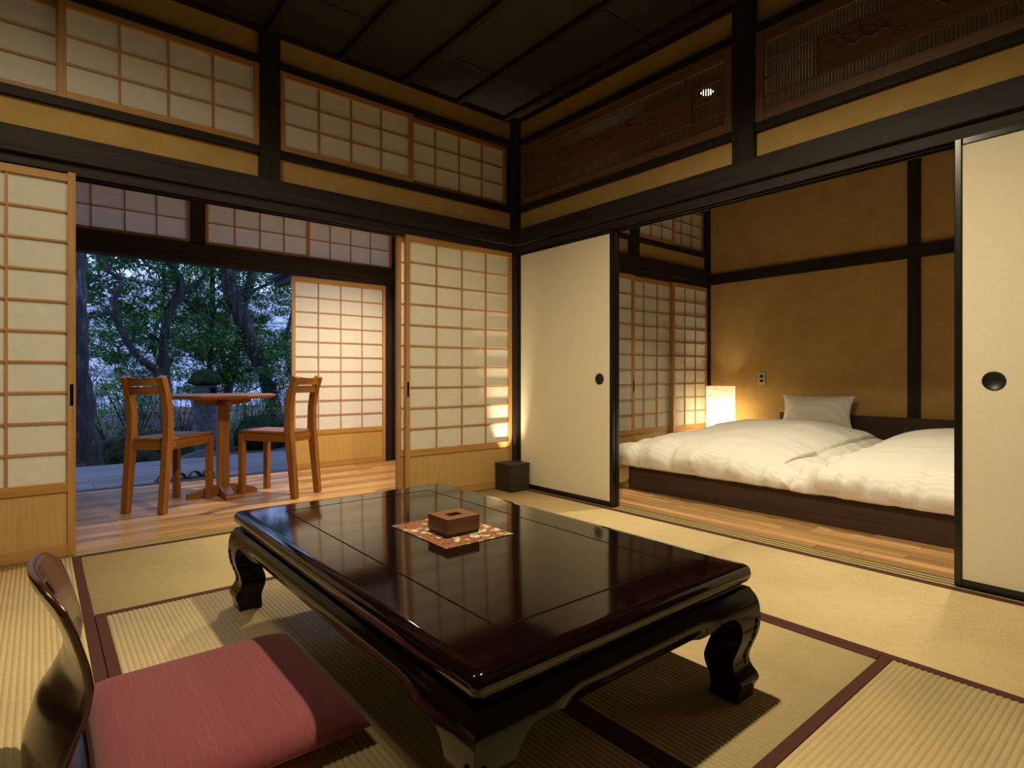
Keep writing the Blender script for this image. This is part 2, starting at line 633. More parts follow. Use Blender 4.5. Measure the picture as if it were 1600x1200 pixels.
# thresholds with bamboo sliding strips
for ax, lab in (('x', 'dark wooden door track between the straw mats and the veranda'), ('y', 'dark wooden door track between the straw mats and the bedroom')):
    t = Thing('trim_1' if ax == 'x' else 'trim_2', (0, 0, -0.04), lab, 'threshold', kind=K)
    a = Ax(t, ax)
    u1 = 0.0 if ax == 'y' else 0.1
    a.box('threshold_board', ROOM, u1 - 0.0, -0.018, 0.098, -0.06, -0.004, 'dark_wood_' + ax)
    for v in (0.002, 0.036, 0.070):
        a.box('slide_strip', ROOM, -0.05, v, v + 0.014, -0.004, -0.001, 'bamboo_strip')


def upper_wall(name, label, ax, posts, u0, u1, beam_mat, vs=1.0):
    """dark beams, rails and ochre plaster above a sliding-door opening; u runs from u0 to u1 (both negative of the corner)"""
    t = Thing(name, (0, 0, 1.78), label, 'wall', kind=K)
    a = Ax(t, ax)
    d = 'dark_wood_' + ax
    # lintel with grooves, then the nageshi beam
    a.box('lintel', u0, u1, 0.0, 0.105, 1.800, 1.842, d)
    for v in (0.0, 0.047, 0.094):
        a.box('lintel_lip', u0, u1, v, v + 0.012, 1.783, 1.800, d)
    a.box('nageshi_beam', u0, u1, -0.028, 0.03, 1.836, 1.952, d, 0.003)
    edges = [u0] + [e for p in posts for e in p] + [u1]
    for p in posts:
        a.box('post', p[0], p[1], -0.006, 0.10, 1.84, 2.81, 'dark_wood_z', 0.003)
    for i in range(0, len(edges), 2):
        e0, e1 = edges[i], edges[i + 1]
        if e1 - e0 < 0.02:
            continue
        a.box('plaster_panel', e0, e1, 0.030, 0.075, 1.95, 2.10, 'plaster')
        a.box('rail', e0, e1, 0.002, 0.09, 2.093, 2.137, d, 0.002)
        a.box('rail', e0, e1, 0.002, 0.09, 2.597, 2.641, d, 0.002)
        a.box('plaster_panel', e0, e1, 0.030, 0.075, 2.64, 2.81, 'plaster')
    a.box('cornice', u0, u1, 0.008, 0.05, 2.785, 2.812, d)
    return t, a


wl, wla = upper_wall('wall_left', 'upper wall over the veranda opening, ochre plaster between dark beams', 'x',
                     [(-1.868, -1.756)], ROOM, -0.03, 'dark_wood_x')
wr, wra = upper_wall('wall_right', 'upper wall over the bedroom opening, ochre plaster between dark beams', 'y',
                     [(-1.905, -1.785)], ROOM, -0.03, 'dark_wood_y')
cp = Thing('trim_3', (0, 0, 0), 'slim dark corner post where the veranda and bedroom openings meet', 'post', kind=K)
cp.box('post', -0.030, 0.09, -0.030, 0.09, -0.05, 2.81, 'dark_wood_z', 0.003)

# walls behind the camera
wb = Thing('wall_rear', (0, 0, 0), 'unseen plaster wall behind the viewer, darkened to cut bounce light', 'wall', kind=K)
wb.box('plaster_panel', ROOM - 0.1, 0.1, ROOM - 0.1, ROOM, -0.05, 2.85, 'low_bounce_plaster')
wb.box('post', -1.9, -1.79, ROOM - 0.05, ROOM + 0.008, -0.05, 2.81, 'dark_wood_z')
wb.box('nageshi_beam', ROOM, 0.0, ROOM - 0.05, ROOM + 0.02, 1.836, 1.952, 'dark_wood_x')
ww = Thing('wall_west', (0, 0, 0), 'unseen plaster wall beside the viewer, darkened to cut bounce light', 'wall', kind=K)
ww.box('plaster_panel', ROOM - 0.1, ROOM, ROOM, 1.95, -0.05, 2.85, 'low_bounce_plaster')
ww.box('post', ROOM - 0.05, ROOM + 0.008, -0.05, 0.07, -0.05, 2.81, 'dark_wood_z')
ww.box('nageshi_beam', ROOM - 0.05, ROOM + 0.02, ROOM, 0.0, 1.836, 1.952, 'dark_wood_y')

# ceiling of dark boards and battens
ce = Thing('ceiling', (0, 0, 2.81), 'dark board ceiling with battens over the sitting room', 'ceiling', kind=K)
x = -0.09
xs = [0.1]
while x > ROOM:
    xs.append(x)
    ce.box('batten', x - 0.018, x + 0.018, ROOM, 0.0, 2.782, 2.812, 'dark_wood_y', 0.002)
    x -= 0.4325
xs.append(ROOM - 0.05)
for i in range(len(xs) - 1):
    y = 0.1
    yy = [0.1, -0.42, -1.32, -2.22, -3.12, ROOM - 0.05] if i % 2 else [0.1, -0.42, -1.32, -2.22, -3.12, ROOM - 0.05]
    for j in range(len(yy) - 1):
        ce.box('ceiling_board', xs[i + 1] + 0.001, xs[i] - 0.001, yy[j + 1] + 0.002, yy[j] - 0.002, 2.812 + 0.004 * ((i + j) % 2), 2.84, 'ceiling_wood')
ce.box('upper_slab', ROOM - 0.1, 0.1, ROOM - 0.1, 0.1, 2.84, 2.88, 'dark_wood_x')

# ------------------------------------------------------------------ shoji, fusuma, transoms


def shoji(name, label, ax, u0, u1, v, z0, z1, cols, rows, dado=0.0, stile=0.03, rail=0.045, brail=0.055, pull=None, cat='sliding door', slat=0.0095, kind=K, sign=1, th=0.028):
    """papered lattice panel; v is the face that looks into the room, sign the direction of its depth"""
    s = sign
    base = ((u0 + u1) / 2, v, z0) if ax == 'x' else (v, (u0 + u1) / 2, z0)
    t = Thing(name, base, label, cat, kind=kind)
    a = Ax(t, ax)
    h = 'hinoki_'
    V0, V1 = v, v + s * th
    a.box('stile', u0, u0 + stile, V0, V1, z0, z1, h + 'z', 0.0015)
    ri = a.box('stile', u1 - stile, u1, V0, V1, z0, z1, h + 'z', 0.0015)
    a.box('rail', u0 + stile, u1 - stile, V0 + s * 0.001, V1, z1 - rail, z1, h + ax, 0.0015)
    a.box('rail', u0 + stile, u1 - stile, V0 + s * 0.001, V1, z0, z0 + brail, h + ax, 0.0015)
    pz0 = z0 + brail
    if dado:
        a.box('dado_panel', u0 + stile, u1 - stile, V0 + s * 0.010, V0 + s * 0.018, z0 + brail, z0 + dado, 'dado_wood')
        a.box('rail', u0 + stile, u1 - stile, V0 + s * 0.001, V1, z0 + dado, z0 + dado + 0.043, h + ax, 0.0015)
        pz0 = z0 + dado + 0.043
    pz1 = z1 - rail
    pu0, pu1 = u0 + stile, u1 - stile
    du, dz = (pu1 - pu0) / cols, (pz1 - pz0) / rows
    for i in range(1, cols):
        c = pu0 + du * i
        a.box('slat', c - slat / 2, c + slat / 2, V0 + s * 0.008, V0 + s * 0.017, pz0, pz1, h + 'z')
    for j in range(1, rows):
        c = pz0 + dz * j
        a.box('slat', pu0, pu1, V0 + s * 0.0065, V0 + s * 0.0155, c - slat / 2, c + slat / 2, h + ax)
    key = ('pane', ax, round(du, 4), round(dz, 4))
    if key not in CACHE:
        A, B = du / 2, dz / 2
        q = [(-A, 0, -B), (A, 0, -B), (A, 0, B), (-A, 0, B)] if ax == 'x' else [(0, -A, -B), (0, A, -B), (0, A, B), (0, -A, B)]
        CACHE[key] = mesh_from('paper_pane', q, [(0, 1, 2, 3)], 'shoji_paper')
    for i in range(cols):
        for j in range(rows):
            cu, cz = pu0 + du * (i + 0.5), pz0 + dz * (j + 0.5)
            p = (cu, V0 + s * 0.0175, cz) if ax == 'x' else (V0 + s * 0.0175, cu, cz)
            link('paper_pane', CACHE[key], t.e, Vector(p) - t.loc)
    if pull is not None:
        c = u0 + stile / 2 if pull == 'l' else u1 - stile / 2
        a.box('finger_pull', c - 0.007, c + 0.007, V0 - s * 0.001, V0 + s * 0.002, z0 + 0.70, z0 + 0.80, 'dark_inside')
    return t


ND = [0]


def door(label, *a, **k):
    ND[0] += 1
    return shoji('door_%d' % ND[0], label, *a, **k)


NW = [0]


def window(label, *a, **k):
    NW[0] += 1
    return shoji('window_%d' % NW[0], label, *a, cat='transom window', **k)


# doors of the veranda opening
door('papered lattice sliding door at the veranda opening, beside the legless chair', 'x', -3.604, -2.689, -0.001, 0.003, 1.792, 4, 10, dado=0.300, pull='r')
door('papered lattice sliding door by the corner box lamp, front one of its pair', 'x', -0.945, -0.032, 0.000, 0.003, 1.790, 4, 10, dado=0.300, pull='l')
door('papered lattice sliding door stacked behind the one by the corner box lamp', 'x', -0.985, -0.072, 0.046, 0.003, 1.790, 4, 10, dado=0.300)
# doors of the outer wall
OY = 1.80
door('papered lattice sliding door in the outer veranda wall, behind the right wooden chair', 'x', -1.085, -0.172, OY, 0.0, 1.738, 4, 10, dado=0.306)
door('papered lattice sliding door in the outer veranda wall, on the viewer-left of the garden opening', 'x', -3.604, -2.72, OY, 0.0, 1.738, 4, 10, dado=0.306)
# bedroom side doors
door('papered lattice door in the bedroom, first one beside the white sliding door', 'x', 0.74, 1.445, -0.003, 0.0, 1.782, 3, 10, dado=0.300, pull='r')
door('papered lattice door in the bedroom, middle one of three', 'x', 1.395, 2.085, 0.042 - 0.045, 0.0, 1.782, 3, 10, dado=0.300, pull='l') if False else None
door('papered lattice door in the bedroom, middle one of three', 'x', 1.40, 2.09, 0.030, 0.0, 1.782, 3, 10, dado=0.300, pull='l')
door('papered lattice door in the bedroom, lit by the paper lantern next to it', 'x', 2.055, 2.68, -0.003, 0.0, 1.782, 3, 10, dado=0.300)

# transom windows above the veranda opening
window('long papered transom beside the dark wall post, on its far side from the corner', 'x', -2.752, -1.868, 0.006, 2.137, 2.597, 4, 3, stile=0.027, rail=0.032, brail=0.034)
window('papered transom at the frame edge, partly cut off by the picture', 'x', -3.62, -2.735, 0.040, 2.137, 2.597, 4, 3, stile=0.027, rail=0.032, brail=0.034)
window('papered transom on the corner side of the dark wall post', 'x', -1.756, -0.885, 0.006, 2.137, 2.597, 4, 3, stile=0.027, rail=0.032, brail=0.034)
window('papered transom next to the room corner, set back behind its neighbour', 'x', -0.915, -0.055, 0.040, 2.137, 2.597, 4, 3, stile=0.027, rail=0.032, brail=0.034)

# outer veranda wall
wo = Thing('wall_outer', (0, 0, 1.75), 'dark beams over the garden opening of the veranda', 'wall', kind=K)
wo.box('lintel', ROOM, 0.0, 1.79, 1.91, 1.752, 1.792, 'dark_wood_x')
wo.box('nageshi_beam', ROOM, 0.0, 1.76, 1.83, 1.790, 1.905, 'dark_wood_x', 0.003)
wo.box('rail', ROOM, 0.0, 1.80, 1.88, 2.275, 2.32, 'dark_wood_x')
wo.box('plaster_panel', ROOM, 0.0, 1.82, 1.88, 2.32, 2.66, 'plaster')
wo.box('post', -1.885, -1.780, 1.785, 1.89, 1.90, 2.66, 'dark_wood_z', 0.003)
wo.box('post', -0.085, 0.035, 1.74, 1.90, -0.06, 2.66, 'dark_wood_z', 0.003)
wo.box('jamb', -0.20, -0.05, 1.835, 1.95, -0.06, 1.76, 'dark_wood_z', 0.003)
wo.box('post', ROOM, ROOM + 0.06, 1.74, 1.90, -0.06, 2.66, 'dark_wood_z', 0.003)
wo.box('sill', ROOM, 0.0, 1.79, 1.93, -0.07, -0.004, 'dark_wood_x')
window('papered transom over the garden opening, behind the left wooden chair', 'x', -2.76, -1.886, OY, 1.905, 2.275, 4, 2, stile=0.024, rail=0.024, brail=0.032)
window('papered transom over the garden opening, above the round table', 'x', -1.780, -0.925, OY, 1.905, 2.275, 4, 2, stile=0.024, rail=0.024, brail=0.032)
window('papered transom over the outer lattice door, set back behind its neighbour', 'x', -0.945, -0.085, OY + 0.035, 1.905, 2.275, 4, 2, stile=0.024, rail=0.024, brail=0.032)
window('papered transom over the garden opening, mostly hidden by the lattice door', 'x', -3.60, -2.74, OY + 0.035, 1.905, 2.275, 4, 2, stile=0.024, rail=0.024, brail=0.032)
we = Thing('wall_veranda', (0, 0, 0), 'plaster end wall of the veranda beside the outer lattice door', 'wall', kind=K)
we.box('plaster_panel', 0.0, 0.10, 0.09, 1.76, -0.05, 2.66, 'plaster')
we.box('beam', -0.02, 0.04, 0.09, 1.76, 1.79, 1.905, 'dark_wood_y')
we.box('skirting', -0.012, 0.02, 0.09, 1.76, -0.02, 0.035, 'dark_wood_y')
ec = Thing('ceiling', (0, 0, 2.66), 'dark ceiling over the veranda', 'ceiling', kind=K)
ec.box('ceiling_board', ROOM - 0.1, 0.1, 0.05, 1.95, 2.64, 2.70, 'ceiling_wood')
rf = Thing('roof', (0, 0, 2.9), 'eaves of the house over the garden deck', 'roof', kind=K)
rf.mesh('eave_board', [(-5, 1.9, 2.72), (3.2, 1.9, 2.72), (3.2, 2.75, 2.46), (-5, 2.75, 2.46), (-5, 1.9, 2.78), (3.2, 1.9, 2.78), (3.2, 2.75, 2.52), (-5, 2.75, 2.52)],
        [(0, 1, 2, 3), (7, 6, 5, 4), (0, 4, 5, 1), (1, 5, 6, 2), (2, 6, 7, 3), (3, 7, 4, 0)], 'dark_wood_y', smooth=False)

# bedroom shell
bw = Thing('wall_back', (2.72, 0, 0), 'ochre back wall of the bedroom with dark beam and post', 'wall', kind=K)
bw.box('plaster_panel', 2.72, 2.80, ROOM, 0.1, -0.05, 2.85, 'plaster')
bw.box('beam', 2.690, 2.74, ROOM, 0.0, 1.812, 1.918, 'dark_wood_y', 0.002)
bw.box('post', 2.698, 2.74, -1.905, -1.815, -0.05, 1.812, 'dark_wood_z', 0.002)
bw.box('post', 2.698, 2.74, -1.905, -1.815, 1.918, 2.83, 'dark_wood_z', 0.002)
bw.box('post', 2.66, 2.74, -0.012, 0.09, -0.05, 2.83, 'dark_wood_z', 0.002)
bs = Thing('wall_side', (1.4, 0, 0), 'bedroom side wall above the lattice doors, plaster and dark beams', 'wall', kind=K)
bs.box('lintel', 0.09, 2.70, 0.0, 0.10, 1.785, 1.83, 'dark_wood_x')
bs.box('nageshi_beam', 0.09, 2.70, -0.028, 0.03, 1.826, 1.960, 'dark_wood_x', 0.003)
bs.box('post', 1.387, 1.515, -0.006, 0.10, 1.95, 2.83, 'dark_wood_z', 0.002)
for e0, e1 in ((0.09, 1.387), (1.515, 2.70)):
    bs.box('plaster_panel', e0, e1, 0.03, 0.075, 1.95, 2.115, 'plaster')
    bs.box('rail', e0, e1, 0.002, 0.09, 2.105, 2.150, 'dark_wood_x')
    bs.box('rail', e0, e1, 0.002, 0.09, 2.575, 2.62, 'dark_wood_x')
    bs.box('plaster_panel', e0, e1, 0.03, 0.075, 2.61, 2.85, 'plaster')
window('papered transom in the bedroom corner above the paper lantern', 'x', 2.06, 2.66, 0.040, 2.150, 2.575, 3, 3, stile=0.027, rail=0.032, brail=0.034)
window('papered transom in the bedroom between its neighbour and the dark post', 'x', 1.515, 2.095, 0.006, 2.150, 2.575, 3, 3, stile=0.027, rail=0.032, brail=0.034)
window('papered transom in the bedroom seen just past the white sliding door', 'x', 0.60, 1.387, 0.006, 2.150, 2.575, 4, 3, stile=0.027, rail=0.032, brail=0.034)
bs.box('plaster_panel', 0.09, 0.745, 0.03, 0.075, -0.05, 1.80, 'plaster')
bs.box('plaster_panel', 0.09, 0.60, 0.03, 0.075, 2.14, 2.60, 'plaster')
bn = Thing('wall_sky_block', (1.4, 0.75, 0), 'added plaster backing behind the bedroom lattice doors, blocking blue sky light', 'wall', kind=K)  # added backing, keeps blue sky light from shining through the door paper
bn.box('plaster_panel', 0.10, 2.80, 0.75, 0.83, -0.05, 2.85, 'plaster')
bn.box('plaster_panel', 2.72, 2.80, 0.1, 0.75, -0.05, 2.85, 'plaster')
bn.box('floor_slab', 0.10, 2.74, 0.09, 0.75, -0.08, 0.0, 'floorboard_x')
bc = Thing('ceiling', (1.4, -1.8, 2.83), 'dark board ceiling of the bedroom', 'ceiling', kind=K)
bc.box('ceiling_board', 0.09, 2.80, ROOM - 0.1, 0.83, 2.83, 2.88, 'ceiling_wood')
bf = Thing('wall_far', (1.4, ROOM, 0), 'plaster wall of the bedroom on the hidden side', 'wall', kind=K)
bf.box('plaster_panel', 0.10, 2.80, ROOM - 0.1, ROOM, -0.05, 2.85, 'plaster')


# fusuma: white sliding doors with black lacquer frames
def disc(x, y, z, r, th, seg=32):
    """round dish pull on a door face that looks towards -x"""
    prof = [(r, th), (r, 0.0), (r * 0.93, -0.0030), (r * 0.86, -0.0015), (r * 0.80, 0.0006), (0.0005, 0.0010)]
    v, f = [], []
    for rr, d in prof:
        for k in range(seg):
            a = 2 * math.pi * k / seg
            v.append((x + d, y + rr * math.cos(a), z + rr * math.sin(a)))
    for i in range(len(prof) - 1):
        for k in range(seg):
            k2 = (k + 1) % seg
            f.append((i * seg + k, i * seg + k2, (i + 1) * seg + k2, (i + 1) * seg + k))
    f.append(tuple(range(seg)))
    f.append(tuple((len(prof) - 1) * seg + k for k in range(seg)))
    return v, f


def fusuma(label, y0, y1, x0, pull=None, w=0.026):
    ND[0] += 1
    t = Thing('door_%d' % ND[0], (x0, (y0 + y1) / 2, 0.002), label, 'sliding door', kind=K)
    z0, z1 = 0.003, 1.790
    t.box('stile', x0, x0 + 0.030, y0, y0 + w, z0, z1, 'black_lacquer', 0.004)
    t.box('stile', x0, x0 + 0.030, y1 - w, y1, z0, z1, 'black_lacquer', 0.004)
    t.box('rail', x0 + 0.001, x0 + 0.030, y0 + w, y1 - w, z1 - 0.032, z1, 'black_lacquer', 0.003)
    t.box('rail', x0 + 0.001, x0 + 0.030, y0 + w, y1 - w, z0, z0 + 0.032, 'black_lacquer', 0.003)
    # papered face: slightly puckered in its corners
    n = 40
    Y0, Y1, Z0, Z1 = y0 + w, y1 - w, z0 + 0.032, z1 - 0.032
    V, F = [], []
    for side, xb in ((0, x0 + 0.006), (1, x0 + 0.024)):
        b = len(V)
        for i in range(n + 1):
            for j in range(n + 1):
                yy, zz = Y0 + (Y1 - Y0) * i / n, Z0 + (Z1 - Z0) * j / n
                d = 0
                for cy in (Y0, Y1):
                    for cz in (Z0, Z1):
                        r = math.hypot(yy - cy, zz - cz)
                        an = math.atan2(abs(zz - cz), abs(yy - cy) + 1e-6)
                        d += 0.0035 * math.exp(-((an - 0.75) / 0.16) ** 2) * min(1, r / 0.05) * math.exp(-r / 0.12)
                V.append((xb - d if side == 0 else xb, yy, zz))
        for i in range(n):
            for j in range(n):
                q = (b + i * (n + 1) + j, b + i * (n + 1) + j + 1, b + (i + 1) * (n + 1) + j + 1, b + (i + 1) * (n + 1) + j)
                F.append(q if side == 0 else q[::-1])
    t.mesh('papered_face', V, F, 'fusuma_paper', fix=False)
    if pull:
        v, f = disc(x0 + 0.0045, pull, 0.822, 0.037, 0.01)
        t.mesh('round_pull', v, f, 'black_metal')
    return t


fusuma('cream papered sliding door with black frame beside the corner box lamp', -0.967, -0.034, 0.000, pull=-0.852)
fusuma('cream papered sliding door stacked behind the one by the corner box lamp', -0.970, -0.037, 0.034, w=0.034)
fusuma('cream papered sliding door with black frame on the far side of the bed opening, cut off by the picture', -3.64, -2.735, 0.000, pull=-2.858)
fusuma('cream papered sliding door stacked behind the one cut off by the picture', -3.64, -2.727, 0.034, w=0.034)


# carved openwork transoms over the bedroom opening
def ranma(name, label, u0, u1, b0, b1, seed):
    NW[0] += 1
    t = Thing('window_%d' % NW[0], (0.03, (u0 + u1) / 2, 2.137), label, 'carved transom', kind=K)
    z0, z1 = 2.137, 2.597
    m = 'carved_wood_'
    t.box('stile', 0.006, 0.046, u0, u0 + 0.048, z0, z1, m + 'z', 0.003)
    t.box('stile', 0.006, 0.046, u1 - 0.048, u1, z0, z1, m + 'z', 0.003)
    t.box('rail', 0.007, 0.046, u0 + 0.048, u1 - 0.048, z1 - 0.066, z1, m + 'y', 0.003)
    t.box('rail', 0.007, 0.046, u0 + 0.048, u1 - 0.048, z0, z0 + 0.055, m + 'y', 0.003)
    V, F = [], []

    def bx(y0, y1, za, zb, x0=0.020, x1=0.029):
        b = len(V)
        V.extend([(x, y, z) for x in (x0, x1) for y in (y0, y1) for z in (za, zb)])
        F.extend([tuple(b + k for k in q) for q in ((0, 1, 3, 2), (4, 6, 7, 5), (0, 4, 5, 1), (2, 3, 7, 6), (0, 2, 6, 4), (1, 5, 7, 3))])
    y = u0 + 0.055
    while y < u1 - 0.055:
        if not (b0 + 0.01 < y < b1 - 0.01):
            bx(y, y + 0.0075, z0 + 0.05, z1 - 0.06)
        else:
            bx(y, y + 0.0075, z0 + 0.05, 2.268)
            bx(y, y + 0.0075, 2.44, z1 - 0.06)
        y += 0.0148
    o = t.mesh('spindle_lattice', V, F, m + 'z', smooth=False)
    o['kind'] = 'stuff'
    for (a0, a1) in ((u0 + 0.048, b0), (b1, u1 - 0.048)):
        for zz in (2.262, 2.355, 2.447):
            t.box('lattice_bar', 0.016, 0.030, a0, a1, zz - 0.004, zz + 0.004, m + 'y')
    bd = t.box('carved_board', 0.014, 0.032, b0, b1, 2.262, 2.447, m + 'y', 0.002)
    for q in ((b0, b0 + 0.012), (b1 - 0.012, b1)):
        t.box('board_edge', 0.010, 0.034, q[0], q[1], 2.258, 2.451, m + 'z')
    # relief: drifting cloud scrolls, pine boughs and a small bird, carved proud of the board
    rr = random.Random(seed)
    V, F = [], []
    L = b1 - b0
    for k in range(9):
        cy = b0 + L * (0.12 + 0.76 * k / 8.0) + rr.uniform(-0.03, 0.03)
        cz = 2.315 + rr.uniform(0, 0.08)
        if rr.random() < 0.45:
            pts = []
            for q in range(9):
                an = q * 0.75
                r = 0.004 + 0.0035 * q
                pts.append((0.012, cy + r * math.cos(an), cz + 0.7 * r * math.sin(an)))
            tube(pts, [0.0025, 0.005, 0.002], 6, 3, V=V, F=F)
        else:
            pts = [(0.012, cy + 0.020 * q - 0.06, cz + 0.016 * math.sin(q * 1.1 + k) + 0.006 * q) for q in range(7)]
            tube(pts, [0.006, 0.005, 0.0015], 6, 3, V=V, F=F)
            for q in range(7):
                py, pz = cy + 0.02 * q - 0.06, cz + 0.03 + 0.006 * q + rr.uniform(-0.01, 0.01)
                for w in range(5):
                    an = w / 4 * math.pi
                    tube([(0.013, py, pz), (0.012, py + 0.006 * math.cos(an), pz + 0.006 * math.sin(an)), (0.013, py + 0.012 * math.cos(an), pz + 0.012 * math.sin(an))], [0.0015, 0.002, 0.001], 5, 2, V=V, F=F)
    V = [Vector(v) for v in V]
    t.mesh('carved_relief', V, F, m + 'y', parent=bd)
    return t


ranma('carved_transom', 'carved openwork wooden transom between the room corner and the dark wall post', -1.785, -0.055, -1.531, -0.352, 3)
ranma('carved_transom', 'carved openwork wooden transom past the dark wall post, cut off by the picture', -3.64, -1.905, -3.38, -2.20, 4)


# ------------------------------------------------------------------ tatami mats
def tatami(label, x0, x1, y0, y1, along):
    """mat with ribs running along its long side and cloth borders on the long edges"""
    t = Thing('tatami_mat', ((x0 + x1) / 2, (y0 + y1) / 2, -0.045), label, 'straw mat', group='straw mats of the sitting room')
    g = 0.0012
    x0 += g; x1 -= g; y0 += g; y1 -= g
    hw = 0.030
    w0, w1 = (x0, x1) if along == 'y' else (y0, y1)
    a0, a1 = (y0, y1) if along == 'y' else (x0, x1)
    rib = 0.0152
    c0, c1 = w0 + hw, w1 - hw
    n = int(round((c1 - c0) / rib))
    prof = []
    for k in range(n):
        for s, h in ((0.0, -0.0029), (0.14, -0.0014), (0.32, -0.0003), (0.5, 0.0), (0.68, -0.0003), (0.86, -0.0014)):
            prof.append((c0 + (c1 - c0) * (k + s) / n, h))
    prof.append((c1, -0.0029))
    prof += [(c1, -0.045), (c0, -0.045)]
    m = len(prof)
    V = []
    for a in (a0, a1):
        for w, h in prof:
            V.append((w, a, h) if along == 'y' else (a, w, h))
    F = [(k, (k + 1) % m, m + (k + 1) % m, m + k) for k in range(m)] + [tuple(range(m)), tuple(range(2 * m - 1, m - 1, -1))]
    t.mesh('woven_face', V, F, 'tatami_' + along, smooth=True)
    o = t.e.children[-1]
    for (h0, h1) in ((w0, w0 + hw), (w1 - hw, w1)):
        if along == 'y':
            t.box('cloth_border', h0, h1, a0, a1, -0.045, 0.0008, 'heri_cloth', 0.001)
        else:
            t.box('cloth_border', a0, a1, h0, h1, -0.045, 0.0008, 'heri_cloth', 0.001)


XM, YM = -0.872, -0.915
tatami('straw mat along the bedroom opening, touching the corner box lamp', XM, -0.018, -1.855, -0.018, 'y')
tatami('straw mat along the bedroom opening, in front of the cut-off sliding door', XM, -0.018, ROOM, -1.855, 'y')
tatami('straw mat along the veranda opening, behind the low table', -2.672, XM, YM, -0.018, 'x')
tatami('straw mat in front of the left lattice door, behind the legless chair', ROOM, -2.672, -1.85, -0.018, 'y')
tatami('straw mat under the legless chair and its cushion', -2.672, -1.776, -2.752, YM, 'y')
tatami('straw mat under the table half nearer the bedroom', -1.776, XM, -2.752, YM, 'y')
tatami('straw mat across the front of the table, partly out of the picture', -2.672, XM, ROOM, -2.752, 'x')
tatami('straw mat at the viewer side of the legless chair', ROOM, -2.672, ROOM, -1.85, 'y')


